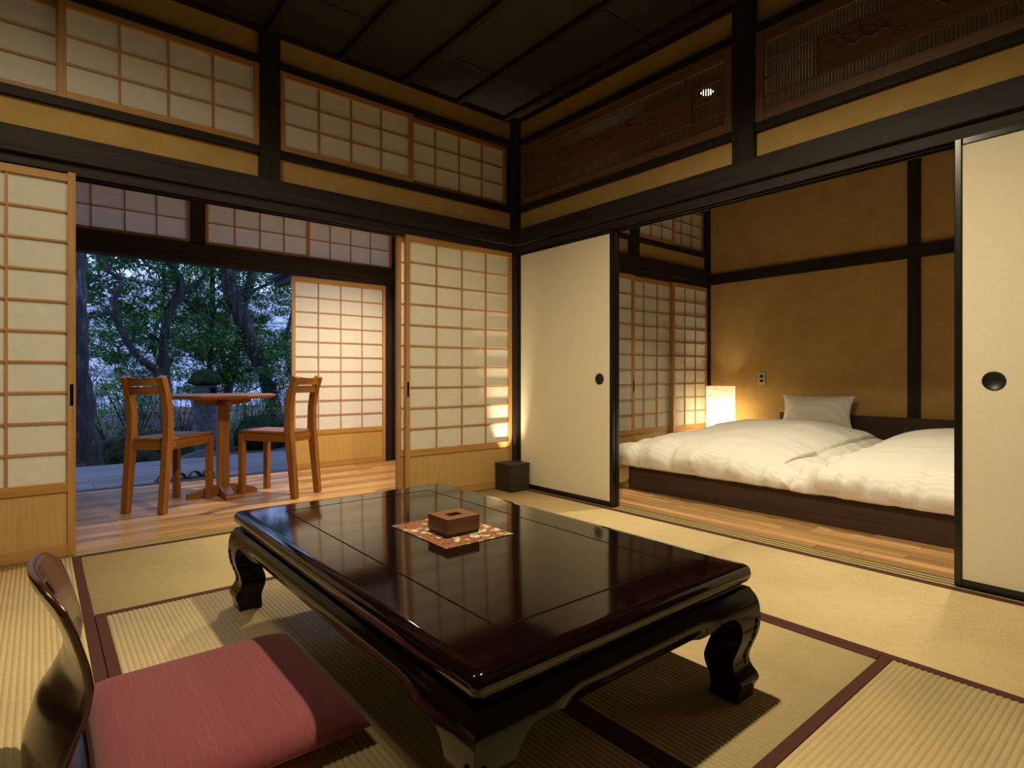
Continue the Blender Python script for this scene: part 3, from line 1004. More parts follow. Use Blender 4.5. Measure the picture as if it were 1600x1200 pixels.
# ------------------------------------------------------------------ low lacquer table
def low_table():
    cx, cy = -1.821, -1.856
    hx, hy = 0.450, 0.757
    t = Thing('low_table', (cx, cy, 0), 'low black-red lacquered table with curved cat legs on the straw mats', 'low table')
    top = 0.345
    # top slab with rounded lip: lofted rounded rectangles

    def rrect(ax_, ay_, z, r, n=6):
        L = []
        for sx, sy, st in ((1, 1, 0), (-1, 1, 90), (-1, -1, 180), (1, -1, 270)):
            for k in range(n + 1):
                a = R(st + 90 * k / n)
                L.append((cx + sx * (ax_ - r) + r * math.cos(a), cy + sy * (ay_ - r) + r * math.sin(a), z))
        return L
    loops = []
    for off, z in ((-0.05, top - 0.046), (-0.018, top - 0.046), (-0.006, top - 0.043), (0.0, top - 0.034), (0.0015, top - 0.024), (0.0, top - 0.012), (-0.004, top - 0.005), (-0.012, top - 0.0006), (-0.030, top)):
        loops.append(rrect(hx + off, hy + off, z, 0.016 + min(0, off) * 0.2))
    v, f = loft(loops)
    o = t.mesh('tabletop', v, f, 'lacquer_y', smooth='auto')
    # inlaid field bounded by a fine groove
    gx, gy = 0.302, 0.632
    for (x0, x1, y0, y1) in ((-gx, gx, gy - 0.0035, gy + 0.0035), (-gx, gx, -gy - 0.0035, -gy + 0.0035), (gx - 0.0025, gx + 0.0025, -gy, gy), (-gx - 0.0025, -gx + 0.0025, -gy, gy)):
        t.box('groove', cx + x0, cx + x1, cy + y0, cy + y1, top - 0.003, top + 0.00035, 'dark_inside')
    # neck under the top
    v, f = loft([rrect(hx - 0.028, hy - 0.028, top - 0.052, 0.01, 2), rrect(hx - 0.028, hy - 0.028, top - 0.044, 0.01, 2)])
    t.mesh('neck', v, f, 'dark_lacquer_y', smooth=False)
    v, f = loft([rrect(hx - 0.022, hy - 0.022, top - 0.062, 0.006, 2), rrect(hx - 0.018, hy - 0.018, top - 0.057, 0.006, 2), rrect(hx - 0.022, hy - 0.022, top - 0.051, 0.006, 2)])
    t.mesh('bead_moulding', v, f, 'dark_lacquer_y', smooth=False)
    ix, iy = hx - 0.026, hy - 0.026          # reference face of apron and legs
    zt = top - 0.060

    def smooth_table(P, z, h=0.0035):
        t = 0
        for k in range(-3, 4):
            q = min(max(z + k * h, P[0][0]), P[-1][0])
            for (a, pa), (b, pb) in zip(P, P[1:]):
                if a <= q <= b:
                    t += pa + (pb - pa) * (q - a) / (b - a)
                    break
        return t / 7

    def prof(z):
        """outward bulge of the face at height z"""
        P = [(0.0, 0.026), (0.028, 0.027), (0.036, 0.035), (0.053, 0.040), (0.070, 0.030), (0.088, 0.021), (0.110, 0.019), (0.135, 0.027), (0.166, 0.037), (0.200, 0.041), (0.240, 0.039), (0.265, 0.033), (0.287, 0.018)]
        return smooth_table(P, z)

    def aprof(z):
        """apron face: swells under the neck and tucks in to its lower edge"""
        P = [(0.210, 0.012), (0.222, 0.016), (0.238, 0.027), (0.252, 0.033), (0.268, 0.030), (0.287, 0.018)]
        for (a, pa), (b, pb) in zip(P, P[1:]):
            if a <= z <= b:
                s = (z - a) / (b - a)
                return pa + (pb - pa) * s
        return P[0][1]

    def width(z):
        """width of the leg face seen from the corner edge"""
        P = [(0.0, 0.070), (0.028, 0.070), (0.036, 0.076), (0.053, 0.082), (0.070, 0.078), (0.088, 0.074), (0.12, 0.073), (0.15, 0.074), (0.175, 0.077), (0.20, 0.083), (0.212, 0.089), (0.222, 0.099), (0.230, 0.114), (0.235, 0.132), (0.2375, 0.155), (0.238, 0.18)]
        if z >= 0.238:
            return 0.18
        return smooth_table(P, z, 0.0004 if z > 0.21 else 0.003)
    zs = [0.001, 0.014, 0.028, 0.031, 0.036, 0.043, 0.050, 0.057, 0.063, 0.070, 0.079, 0.088, 0.099, 0.110, 0.122, 0.135, 0.15, 0.163, 0.175, 0.188, 0.20, 0.206, 0.212, 0.217, 0.222, 0.226, 0.230, 0.2325, 0.235, 0.2365, 0.2375, 0.238, 0.246, 0.254, 0.262, 0.270, 0.278, zt]
    for sx in (1, -1):
        for sy in (1, -1):
            loops = []
            for z in zs:
                p = prof(z)
                w = width(z) * (1.12 if z < 0.222 else 1.12 - 0.12 * min(1, (z - 0.222) / 0.013))
                e = p - w if z < 0.2375 else -0.142
                th = min(w, 0.094) if z < 0.205 else 0.092 - min(1, (z - 0.205) / 0.03) * 0.056
                q = []
                for (a, b) in ((p, p), (e, p), (e, p - th), (p - th, p - th), (p - th, e), (p, e)):
                    q.append((cx + sx * (ix + a), cy + sy * (iy + b), z))
                loops.append(q if sx * sy > 0 else q[::-1])
            v, f = loft(loops)
            me = t.mesh('leg', v, f, 'dark_lacquer_z', smooth='auto')
            bv = me.modifiers.new('soft', 'BEVEL')
            bv.width = 0.003
            bv.segments = 2
            bv.limit_method = 'ANGLE'
            bv.angle_limit = R(60)
            # leaf carving running down the corner of the leg
            V, F = [], []
            for face in (0, 1):
                for k, (zz, rr) in enumerate(((0.200, 0.010), (0.180, 0.0125), (0.160, 0.013), (0.138, 0.012), (0.112, 0.016))):
                    pz = prof(zz)
                    du = 0.020
                    c = Vector((ix + pz, iy + pz - du, zz)) if face == 0 else Vector((ix + pz - du, iy + pz, zz))
                    ringv = []
                    bi = len(V)
                    for ring, (rad, hh) in enumerate(((1.0, -0.002), (0.75, 0.0030), (0.3, 0.0042))):
                        for s in range(10):
                            an = 2 * math.pi * s / 10
                            d1 = rad * rr * 0.8 * math.cos(an)
                            d2 = rad * rr * (1.9 if k == 4 else 1.15) * math.sin(an)
                            ph = prof(max(0.07, min(0.24, zz + d2)))
                            pt = Vector((ix + ph + hh, iy + pz - du + d1, zz + d2)) if face == 0 else Vector((ix + pz - du + d1, iy + ph + hh, zz + d2))
                            V.append((cx + sx * pt.x, cy + sy * pt.y, pt.z))
                    for ring in range(2):
                        for s in range(10):
                            s2 = (s + 1) % 10
                            F.append((bi + ring * 10 + s, bi + ring * 10 + s2, bi + ring * 10 + 10 + s2, bi + ring * 10 + 10 + s))
                    F.append(tuple(bi + 20 + s for s in range(10)))
            t.mesh('leaf_carving', V, F, 'dark_lacquer_z', parent=me)

    # aprons between the legs, with a shallow cusp near each leg
    def apron(along, sgn):
        half = (iy if along == 'y' else ix) - 0.141
        cols = 60
        loops = []
        for i in range(cols + 1):
            s = -half + 2 * half * i / cols
            d = half - abs(s)
            q = min(1, d / 0.062)
            zb = 0.2378 - 0.021 * q * q * (3 - 2 * q) - 0.0045 * math.exp(-((d - 0.072) / 0.016) ** 2)
            L = []
            zl = [zb + (zt - zb) * k / 10 for k in range(11)]
            e = min(1, d / 0.10)
            e = e * e * (3 - 2 * e)
            face = [(prof(z) * (1 - e) + aprof(z) * e, z) for z in zl]
            pts = face + [(face[-1][0] - 0.036, zt), (face[0][0] - 0.030, zb)]
            for p, z in pts:
                if along == 'y':
                    L.append((cx + sgn * (ix + p), cy + s, z))
                else:
                    L.append((cx + s, cy + sgn * (iy + p), z))
            loops.append(L)
        v, f = loft(loops)
        t.mesh('apron', v, f, 'dark_lacquer_' + along, smooth='auto')
    for s in (1, -1):
        apron('y', s)
        apron('x', s)


low_table()

# brocade mat and wooden tissue box on the table
bm_ = Thing('brocade_mat', (-1.80, -1.828, 0.3455), 'small square brocade mat in rust and cream on the low table', 'table mat')
v = []
for k in range(4):
    pass
bm_.box('cloth', -1.925, -1.676, -1.992, -1.664, 0.3455, 0.3475, 'brocade', 0.0006)
tb = Thing('tissue_box', (-1.81, -1.855, 0.3475), 'brown wooden tissue box with a square hole, on the brocade mat', 'tissue box')
z0, z1 = 0.3478, 0.404
bx0, bx1, by0, by1 = -1.868, -1.748, -1.912, -1.800
tb.box('plinth', bx0 + 0.002, bx1 - 0.002, by0 + 0.002, by1 - 0.002, z0, z0 + 0.011, 'box_wood')
for (a, b, c, d) in ((bx0, bx1, by0, by0 + 0.008), (bx0, bx1, by1 - 0.008, by1), (bx0, bx0 + 0.008, by0 + 0.008, by1 - 0.008), (bx1 - 0.008, bx1, by0 + 0.008, by1 - 0.008)):
    tb.box('side_panel', a, b, c, d, z0 + 0.011, z1 - 0.007, 'tissue_wood')
hx0, hx1, hy0, hy1 = -1.833, -1.785, -1.874, -1.838
for nm, (a, b, c, d) in (('lid_board', (bx0, bx1, by0, hy0)), ('lid_board', (bx0, bx1, hy1, by1)), ('lid_board', (bx0, hx0, hy0, hy1)), ('lid_board', (hx1, bx1, hy0, hy1))):
    tb.box(nm, a, b, c, d, z1 - 0.007, z1, 'tissue_wood')
tb.box('inner_floor', bx0 + 0.009, bx1 - 0.009, by0 + 0.009, by1 - 0.009, z0 + 0.011, z0 + 0.016, 'dark_inside')


# ------------------------------------------------------------------ legless chair and cushion
def zaisu():
    t = Thing('legless_chair', (-2.6, -1.88, 0), 'dark bentwood legless chair on the straw mat at the low table', 'floor chair')
    ZP = [(0.030, -2.800), (0.080, -2.795), (0.128, -2.786), (0.168, -2.772), (0.220, -2.753), (0.265, -2.747), (0.303, -2.753), (0.374, -2.772), (0.445, -2.797)]

    def px(z):
        if z <= ZP[0][0]:
            return ZP[0][1]
        for (a, pa), (b, pb) in zip(ZP, ZP[1:]):
            if a <= z <= b:
                return pa + (pb - pa) * (z - a) / (b - a)
        return ZP[-1][1]
    def sagz(z):
        P = [(0.0, 0.030), (0.10, 0.052), (0.20, 0.062), (0.25, 0.040), (0.30, 0.022), (0.35, 0.022), (0.42, 0.032), (0.47, 0.038)]
        for (a, pa), (b, pb) in zip(P, P[1:]):
            if a <= z <= b:
                return pa + (pb - pa) * (z - a) / (b - a)
        return 0.04
    ny, nz = 22, 60
    V, F = [], []
    yc, hw = -1.885, 0.190
    for j in range(nz + 1):
        for i in range(ny + 1):
            tt = -1 + 2 * i / ny
            ztop = 0.462 - 0.045 * abs(tt) ** 5 - 0.0 * tt
            z = 0.030 + (ztop - 0.030) * j / nz
            hwz = hw - 0.012 * (1 - j / nz)
            sag = sagz(z) * (1 - tt * tt)
            V.append((px(z) - sag, yc + hwz * tt, z))
    for j in range(nz):
        for i in range(ny):
            zc = 0.03 + 0.43 * (j + 0.5) / nz
            if 8 <= i < 14 and 49 <= j < 53:
                continue                      # hand hole
            F.append((j * (ny + 1) + i, j * (ny + 1) + i + 1, (j + 1) * (ny + 1) + i + 1, (j + 1) * (ny + 1) + i))
    o = t.mesh('backrest', V, F, 'zaisu_wood', fix=False)
    so = o.modifiers.new('ply', 'SOLIDIFY')
    so.thickness = 0.012
    so.offset = 0
    bvm = o.modifiers.new('soft', 'BEVEL')
    bvm.width = 0.002
    bvm.limit_method = 'ANGLE'
    # seat board
    V, F = [], []
    SP = [(-2.838, 0.030), (-2.815, 0.010), (-2.78, 0.006), (-2.60, 0.006), (-2.42, 0.006), (-2.36, 0.008)]
    for j, (xx, z) in enumerate(SP):
        for i in range(9):
            tt = -1 + i / 4
            V.append((xx, yc + (0.175 + 0.03 * min(1, j / 2)) * tt, z + 0.006))
    for j in range(len(SP) - 1):
        for i in range(8):
            F.append((j * 9 + i, j * 9 + i + 1, (j + 1) * 9 + i + 1, (j + 1) * 9 + i))
    o = t.mesh('seat', V, F, 'zaisu_wood', fix=False)
    so = o.modifiers.new('ply', 'SOLIDIFY')
    so.thickness = 0.012
    so.offset = -1


zaisu()


def puffed(name, x0, x1, y0, y1, zr, ht, hb, mat, n=40, ex=4.0, pw=0.5, wr=0.0, wf=6.0, pinch=0.0, seed=0.0, label=None, cat=None, group=None, drape=0.0, edgez=None):
    """stuffed cloth: two sheets meeting in a seam; ht/hb are heights above and below the seam"""
    cx, cy, hx, hy = (x0 + x1) / 2, (y0 + y1) / 2, (x1 - x0) / 2, (y1 - y0) / 2
    V, F = [], []
    idx = {}
    for side in (0, 1):
        for i in range(n + 1):
            for j in range(n + 1):
                rim = i in (0, n) or j in (0, n)
                if side == 1 and rim:
                    idx[side, i, j] = idx[0, i, j]
                    continue
                # denser rows near the rim
                u = math.sin((-1 + 2 * i / n) * math.pi / 2)
                w = math.sin((-1 + 2 * j / n) * math.pi / 2)
                f = (max(0, 1 - abs(u) ** ex) * max(0, 1 - abs(w) ** ex)) ** pw
                # edges pulled in between the corners
                X = cx + hx * u * (1 - pinch * (1 - w * w))
                Y = cy + hy * w * (1 - pinch * (1 - u * u))
                nz = noise.noise(Vector((X * wf + seed, Y * wf, 0.3 + seed))) * 0.6 + noise.noise(Vector((X * wf * 2.7 + seed, Y * wf * 2.7, 1.3))) * 0.3
                edge = 4 * f * (1 - f)
                dz = wr * nz * (0.35 + edge)
                z = zr + (ht * f + dz * (0.2 + f) if side == 0 else -hb * f)
                if rim:
                    k = noise.noise(Vector((X * 9 + seed, Y * 9, 4.0)))
                    X += 0.5 * wr * k * (1 if abs(u) > abs(w) else 0.2)
                    Y += 0.5 * wr * k * (1 if abs(w) > abs(u) else 0.2)
                    z += wr * 0.6 * k
                idx[side, i, j] = len(V)
                V.append((X, Y, z))
    for side in (0, 1):
        for i in range(n):
            for j in range(n):
                q = (idx[side, i, j], idx[side, i + 1, j], idx[side, i + 1, j + 1], idx[side, i, j + 1])
                F.append(q if side == 0 else q[::-1])
    return V, F


cu = Thing('floor_cushion', (-2.48, -1.88, 0.02), 'mauve red square floor cushion on the legless chair', 'cushion')
V, F = puffed('c', -2.745, -2.235, -2.155, -1.575, 0.040, 0.052, 0.020, 'cushion_cloth', n=36, ex=7, pw=0.45, wr=0.004, wf=5, pinch=0.02)
cu.mesh('cover', V, F, 'cushion_cloth')


# ------------------------------------------------------------------ corner box lamp
bl = Thing('box_lamp', (-0.11, -0.10, 0), 'black wooden box lamp with a round hole on top, in the room corner', 'lamp')
ax0, ax1, ay0, ay1, bh = -0.203, -0.022, -0.190, -0.012, 0.200
for nm, q in (('side_panel', (ax0, ax1, ay0, ay0 + 0.010)), ('side_panel', (ax0, ax1, ay1 - 0.010, ay1)), ('side_panel', (ax0, ax0 + 0.010, ay0 + 0.010, ay1 - 0.010)), ('side_panel', (ax1 - 0.010, ax1, ay0 + 0.010, ay1 - 0.010))):
    bl.box(nm, *q, 0.0008, bh - 0.014, 'box_wood', 0.001)
# lid with a round hole
V, F = [], []
seg = 32
lc = Vector(((ax0 + ax1) / 2, (ay0 + ay1) / 2, 0))
hxx, hyy = (ax1 - ax0) / 2 + 0.002, (ay1 - ay0) / 2 + 0.002
for z in (bh - 0.014, bh):
    for k in range(seg):
        a = 2 * math.pi * k / seg
        s = 1 / max(abs(math.cos(a)), abs(math.sin(a)))
        V.append((lc.x + hxx * math.cos(a) * s, lc.y + hyy * math.sin(a) * s, z))
    for k in range(seg):
        a = 2 * math.pi * k / seg
        V.append((lc.x + 0.052 * math.cos(a), lc.y + 0.052 * math.sin(a), z))
for k in range(seg):
    k2 = (k + 1) % seg
    F += [(k, seg + k, seg + k2, k2), (2 * seg + k, 2 * seg + k2, 3 * seg + k2, 3 * seg + k), (k, k2, 2 * seg + k2, 2 * seg + k), (seg + k, 3 * seg + k, 3 * seg + k2, seg + k2)]
bl.mesh('lid', V, F, 'box_wood', smooth=False)
v, f = lathe([(0.0525, 0.100), (0.0525, bh - 0.001), (0.0505, bh - 0.001), (0.0505, 0.100)], lc.x, lc.y, 32, cap=False)
bl.mesh('added_dark_liner', v, f, 'dark_inside', fix=False)  # added black liner so the lit inside of the box stays dark


# ------------------------------------------------------------------ veranda table and chairs
def beam_poly(t, name, pts, wdir, w, thick, mat):
    """member with rectangular section following pts; wdir its width direction"""
    wd = Vector(wdir).normalized()
    loops = []
    for i, p in enumerate(pts):
        p = Vector(p)
        a = Vector(pts[max(0, i - 1)])
        b = Vector(pts[min(len(pts) - 1, i + 1)])
        tn = (b - a).normalized()
        nn = tn.cross(wd).normalized()
        th = thick[i] if isinstance(thick, (list, tuple)) else thick
        loops.append([tuple(p + wd * sx * w / 2 + nn * sy * th / 2) for sx, sy in ((-1, -1), (1, -1), (1, 1), (-1, 1))])
    v, f = loft(loops)
    o = t.mesh(name, v, f, mat, smooth=False)
    bv = o.modifiers.new('soft', 'BEVEL')
    bv.width = 0.003
    bv.segments = 2
    bv.limit_method = 'ANGLE'
    return o


def veranda_chair(loc, rotz, label):
    """local axes: +y is where the sitter looks, x across"""
    t = Thing('wooden_chair', (loc[0], loc[1], 0), label, 'chair', group='wooden chairs on the veranda', rotz=rotz)
    W, D = 0.120, 0.205
    for s in (-1, 1):
        # rear leg rises into the back post
        pts = [(s * W, -D - 0.050, 0), (s * W, -D - 0.030, 0.20), (s * W, -D - 0.008, 0.40), (s * W, -D, 0.47), (s * W, -D - 0.002, 0.62), (s * W, -D - 0.018, 0.72), (s * W, -D - 0.045, 0.80), (s * W, -D - 0.060, 0.838)]
        beam_poly(t, 'leg', pts, (1, 0, 0), 0.040, [0.042, 0.050, 0.056, 0.056, 0.050, 0.048, 0.046, 0.044], 'chair_wood_z')
        beam_poly(t, 'leg', [(s * W, D, 0), (s * W, D, 0.432)], (1, 0, 0), 0.038, 0.038, 'chair_wood_z')
        t.box('seat_rail', s * W - 0.013, s * W + 0.013, -D + 0.02, D - 0.018, 0.385, 0.440, 'chair_wood_y', 0.002)
    t.box('seat_rail', -W + 0.02, W - 0.02, D - 0.012, D + 0.014, 0.385, 0.440, 'chair_wood_x', 0.002)
    t.box('seat_rail', -W + 0.02, W - 0.02, -D - 0.014, -D + 0.012, 0.385, 0.440, 'chair_wood_x', 0.002)
    # dished seat board
    V, F = [], []
    n = 12
    for i in range(n + 1):
        for j in range(n + 1):
            u, w = -1 + 2 * i / n, -1 + 2 * j / n
            V.append((u * (W + 0.016), 0.006 + w * (D + 0.014), 0.458 - 0.006 * (1 - u * u) * (1 - w * w)))
    for i in range(n):
        for j in range(n):
            F.append((i * (n + 1) + j, (i + 1) * (n + 1) + j, (i + 1) * (n + 1) + j + 1, i * (n + 1) + j + 1))
    o = t.mesh('seat', V, F, 'chair_wood_y', fix=False)
    so = o.modifiers.new('thick', 'SOLIDIFY')
    so.thickness = 0.018
    so.offset = -1
    # two curved back rails with a slit between them
    for z0, z1, yb in ((0.780, 0.836, -D - 0.052), (0.726, 0.774, -D - 0.034)):
        loops = []
        for i in range(9):
            u = -1 + i / 4
            xx = u * (W - 0.018)
            yy = yb - 0.022 * (1 - u * u)
            dip = 0.008 * (1 - u * u) if z1 > 0.8 else 0
            loops.append([(xx, yy - 0.011, z0), (xx, yy + 0.011, z0), (xx, yy + 0.007, z1 - dip), (xx, yy - 0.015, z1 - dip)])
        v, f = loft(loops)
        t.mesh('back_rail', v, f, 'chair_wood_x', smooth=False)
    return t


veranda_chair((-2.147, 0.936), R(-45), 'wooden chair with its back to the viewer, on the tree-trunk side of the round table')
veranda_chair((-1.497, 0.884), R(31), 'wooden chair facing the round table, in front of the outer lattice door')


def veranda_table():
    cx, cy = -1.818, 1.062
    t = Thing('round_table', (cx, cy, 0), 'small octagonal wooden pedestal table between the two chairs', 'table')
    # octagonal top of boards
    r, z0, z1 = 0.362, 0.686, 0.712
    prof = [(r - 0.035, z0), (r - 0.006, z0 + 0.012), (r, z0 + 0.017), (r, z1 - 0.003), (r - 0.003, z1)]
    v, f = lathe(prof, 0, 0, 8)
    a = R(12)
    v = [(cx + x * math.cos(a) - y * math.sin(a), cy + x * math.sin(a) + y * math.cos(a), z) for x, y, z in v]
    t.mesh('tabletop', v, f, 'chair_wood_x', smooth=False)
    for along in 'xy':
        pts = [(-0.185, 0.660), (-0.165, 0.652), (-0.05, 0.634), (0.05, 0.634), (0.165, 0.652), (0.185, 0.660), (0.185, 0.686), (-0.185, 0.686)]
        loops = []
        for w in (-0.021, 0.021):
            loops.append([(cx + p, cy + w, z) if along == 'x' else (cx + w, cy + p, z) for p, z in pts])
        v, f = loft(loops)
        t.mesh('support_arm', v, f, 'chair_wood_' + along, smooth=False)
        ft = [(-0.225, 0.0), (-0.150, 0.0), (-0.135, 0.010), (0.135, 0.010), (0.150, 0.0), (0.225, 0.0), (0.225, 0.022), (0.205, 0.038), (0.06, 0.072), (-0.06, 0.072), (-0.205, 0.038), (-0.225, 0.022)]
        loops = []
        for w in (-0.031, 0.031):
            loops.append([(cx + p, cy + w, z + 0.0005) if along == 'x' else (cx + w, cy + p, z + 0.0005) for p, z in ft])
        v, f = loft(loops)
        o = t.mesh('foot', v, f, 'chair_wood_' + along, smooth=False)
        bv = o.modifiers.new('soft', 'BEVEL')
        bv.width = 0.004
        bv.limit_method = 'ANGLE'
    t.box('column', cx - 0.037, cx + 0.037, cy - 0.037, cy + 0.037, 0.060, 0.66, 'chair_wood_z', 0.006)


veranda_table()


# ------------------------------------------------------------------ bedroom
bp_ = Thing('bed_platform', (1.6, -1.85, 0), 'dark wooden bed platform under the two white duvets', 'bed')
bp_.box('front_board', 0.600, 0.632, -3.20, -0.612, 0.0005, 0.193, 'bed_wood_y', 0.003)
bp_.box('side_board', 0.632, 2.62, -0.644, -0.612, 0.0005, 0.193, 'bed_wood_x', 0.003)
bp_.box('side_board', 0.632, 2.62, -3.20, -3.168, 0.0005, 0.193, 'bed_wood_x', 0.003)
bp_.box('deck_board', 0.632, 2.62, -3.168, -0.644, 0.150, 0.175, 'bed_wood_y')
bp_.box('headboard', 2.625, 2.665, -3.25, -0.795, 0.0005, 0.500, 'bed_wood_y', 0.003)
for k, (ya, yb, lab) in enumerate(((-1.74, -0.72, 'white mattress under the duvet near the paper lantern'), (-3.10, -1.97, 'white mattress under the duvet cut off by the black door frame'))):
    mt = Thing('mattress', (1.6, (ya + yb) / 2, 0.176), lab, 'mattress', group='white mattresses')
    mt.box('body', 0.72, 2.20, ya, yb, 0.176, 0.245, 'bedding', 0.03)


def duvet(label, x0, x1, y0, y1, top, seed, nx=110, ny=110):
    t = Thing('duvet', ((x0 + x1) / 2, (y0 + y1) / 2, 0.2), label, 'duvet', group='white duvets on the bed platform')
    V, F, idx = [], [], {}
    cx, cy, hx, hy = (x0 + x1) / 2, (y0 + y1) / 2, (x1 - x0) / 2, (y1 - y0) / 2
    n = nx
    for side in (0, 1):
        for i in range(n + 1):
            for j in range(n + 1):
                rim = i in (0, n) or j in (0, n)
                if side == 1 and rim:
                    idx[1, i, j] = idx[0, i, j]
                    continue
                u = math.sin((-1 + 2 * i / n) * math.pi / 2)
                w = math.sin((-1 + 2 * j / n) * math.pi / 2)
                X, Y = cx + hx * u, cy + hy * w
                du, dw = (1 - abs(u)) * hx, (1 - abs(w)) * hy      # metres from the rim
                d = (1 / (1 / (du + 1e-5) ** 2 + 1 / (dw + 1e-5) ** 2)) ** 0.5
                f = 1 - math.exp(-(d / 0.105) ** 0.80)
                e = math.exp(-d / 0.15)
                s = X if dw < du else Y
                pleat = noise.noise(Vector((s * 6.5 + seed, d * 3, seed))) + 0.55 * noise.noise(Vector((s * 15 + seed, d * 5, seed + 5)))
                big = noise.noise(Vector((X * 2.2 + seed, Y * 2.2, seed * 1.7)))
                med = noise.noise(Vector((X * 5.0 + seed * 3, Y * 5.0, 2.0)))
                fold = noise.noise(Vector((X * 3.1 + Y * 6.3 + 0.5 * big, X * 1.1 - Y * 1.3, seed + 9)))
                crease = -0.020 * math.exp(-((d - 0.13 - 0.03 * big) / 0.022) ** 2)
                rz = 0.200 + 0.026 * pleat * 0.7
                if side == 0:
                    z = rz * (1 - f) + f * top + 0.020 * big * f + 0.010 * med * f + 0.007 * fold * f + 0.020 * pleat * e * (1 if d > 0.002 else 0) + crease
                    z += 0.080 * max(0, (X - 1.1)) * f
                    if y1 > -1.0:
                        z -= 0.07 * max(0, min(1, (-1.40 - Y) / 0.45)) ** 1.5 * f
                else:
                    z = 0.214 + 0.055 * (1 - math.exp(-(d / 0.05))) if d > 0.001 else rz
                if side == 0 and not rim:
                    # the filling swells out over the seam
                    sw = 0.060 * math.sin(math.pi * min(1, f * 1.15)) * (1 + 0.8 * pleat)
                    if du < dw:
                        X += sw * (1 if u > 0 else -1)
                    else:
                        Y += sw * (1 if w > 0 else -1) * (0.3 if abs(Y + 1.84) < 0.15 else 1.0)
                if rim or d < 0.08:
                    k = 0.018 * pleat * math.exp(-d / 0.05)
                    if du < dw:
                        X += k * (1 if u > 0 else -1)
                    else:
                        Y += k * (1 if w > 0 else -1)
                # the overhanging front hangs lower than the platform edge
                if X < 0.62:
                    z -= 0.030 * (1 - f) * min(1, (0.62 - X) / 0.06)
                if X > 0.595:
                    z = max(z, 0.199)
                idx[side, i, j] = len(V)
                V.append((X, Y, z))
    for side in (0, 1):
        for i in range(n):
            for j in range(n):
                q = (idx[side, i, j], idx[side, i + 1, j], idx[side, i + 1, j + 1], idx[side, i, j + 1])
                F.append(q if side == 0 else q[::-1])
    t.mesh('cover', V, F, 'bedding')
    return t


duvet('puffed white striped duvet near the paper lantern', 0.565, 2.40, -1.838, -0.500, 0.425, 1.3)
duvet('puffed white striped duvet cut off by the black door frame', 0.560, 2.40, -3.16, -1.836, 0.425, 7.9)


def pillow(label, y0, y1, lean):
    t = Thing('pillow', (2.54, (y0 + y1) / 2, 0.40), label, 'pillow', rotz=0.0)
    V, F = puffed('p', -0.15, 0.15, -(y1 - y0) / 2, (y1 - y0) / 2, 0, 0.070, 0.055, 'bedding', n=30, ex=2.4, pw=0.6, wr=0.010, wf=9, pinch=0.10)
    a = R(lean)
    W = []
    for x_, y_, z_ in V:
        # stand it on edge: local x becomes height, z becomes depth towards -x
        hgt = x_ + 0.145
        W.append((2.565 - z_ * math.cos(a) - (0.29 - hgt) * math.sin(a), (y0 + y1) / 2 + y_, 0.385 + hgt * math.cos(a)))
    t.mesh('cover', W, F, 'bedding')


pillow('white pillow propped against the headboard, near the wall socket', -1.475, -0.855, 12)

lt = Thing('paper_lantern', (2.49, -0.26, 0), 'glowing cylindrical white paper lantern between bed and lattice door', 'lamp')
V, F = [], []
seg = 40
rows_ = 30
for i in range(rows_ + 1):
    z = 0.06 + (0.742 - 0.06) * i / rows_
    for k in range(seg):
        a = 2 * math.pi * k / seg
        r = 0.139 * (1 + 0.020 * noise.noise(Vector((math.cos(a) * 1.3, math.sin(a) * 1.3, z * 14))))
        V.append((2.49 + r * math.cos(a), -0.26 + r * math.sin(a), z))
for i in range(rows_):
    for k in range(seg):
        k2 = (k + 1) % seg
        F.append((i * seg + k, i * seg + k2, (i + 1) * seg + k2, (i + 1) * seg + k))
lt.mesh('shade', V, F, 'lantern_paper', fix=False)
v, f = lathe([(0.13, 0.0005), (0.13, 0.02), (0.02, 0.022), (0.012, 0.03), (0.012, 0.36)], 2.49, -0.26, 20)
lt.mesh('base', v, f, 'bed_wood_z')
v, f = lathe([(0.012, 0.36), (0.020, 0.37), (0.033, 0.41), (0.034, 0.43), (0.022, 0.46), (0.004, 0.475)], 2.49, -0.26, 16)
lt.mesh('bulb', v, f, 'lamp_diffuser')

so_ = Thing('wall_socket', (2.72, -0.572, 0.78), 'ivory wall socket plate with two dark openings above the bed', 'socket')
so_.box('plate', 2.711, 2.7195, -0.610, -0.535, 0.757, 0.877, 'ivory_plastic', 0.003)
so_.box('opening', 2.7085, 2.7115, -0.588, -0.558, 0.828, 0.853, 'dark_inside')
so_.box('opening', 2.7085, 2.7115, -0.588, -0.558, 0.782, 0.807, 'dark_inside')

# bedroom ceiling lamps, seen glinting through the openwork
for (x_, y_, lab) in ((0.68, -1.22, 'round ceiling lamp glinting through the carved openwork transom'), (0.85, -2.62, 'round bedroom ceiling lamp above the bed end, hidden behind the wall')):
    cl = Thing('ceiling_lamp', (x_, y_, 2.74), lab, 'lamp', group='bedroom ceiling lamps')
    v, f = lathe([(0.09, 2.83), (0.095, 2.80), (0.085, 2.775), (0.07, 2.772)], x_, y_, 24)
    cl.mesh('housing', v, f, 'black_metal')
    v, f = lathe([(0.040, 2.772), (0.038, 2.767), (0.02, 2.762), (0.002, 2.760)], x_, y_, 24)
    cl.mesh('diffuser', v, f, 'lamp_diffuser')

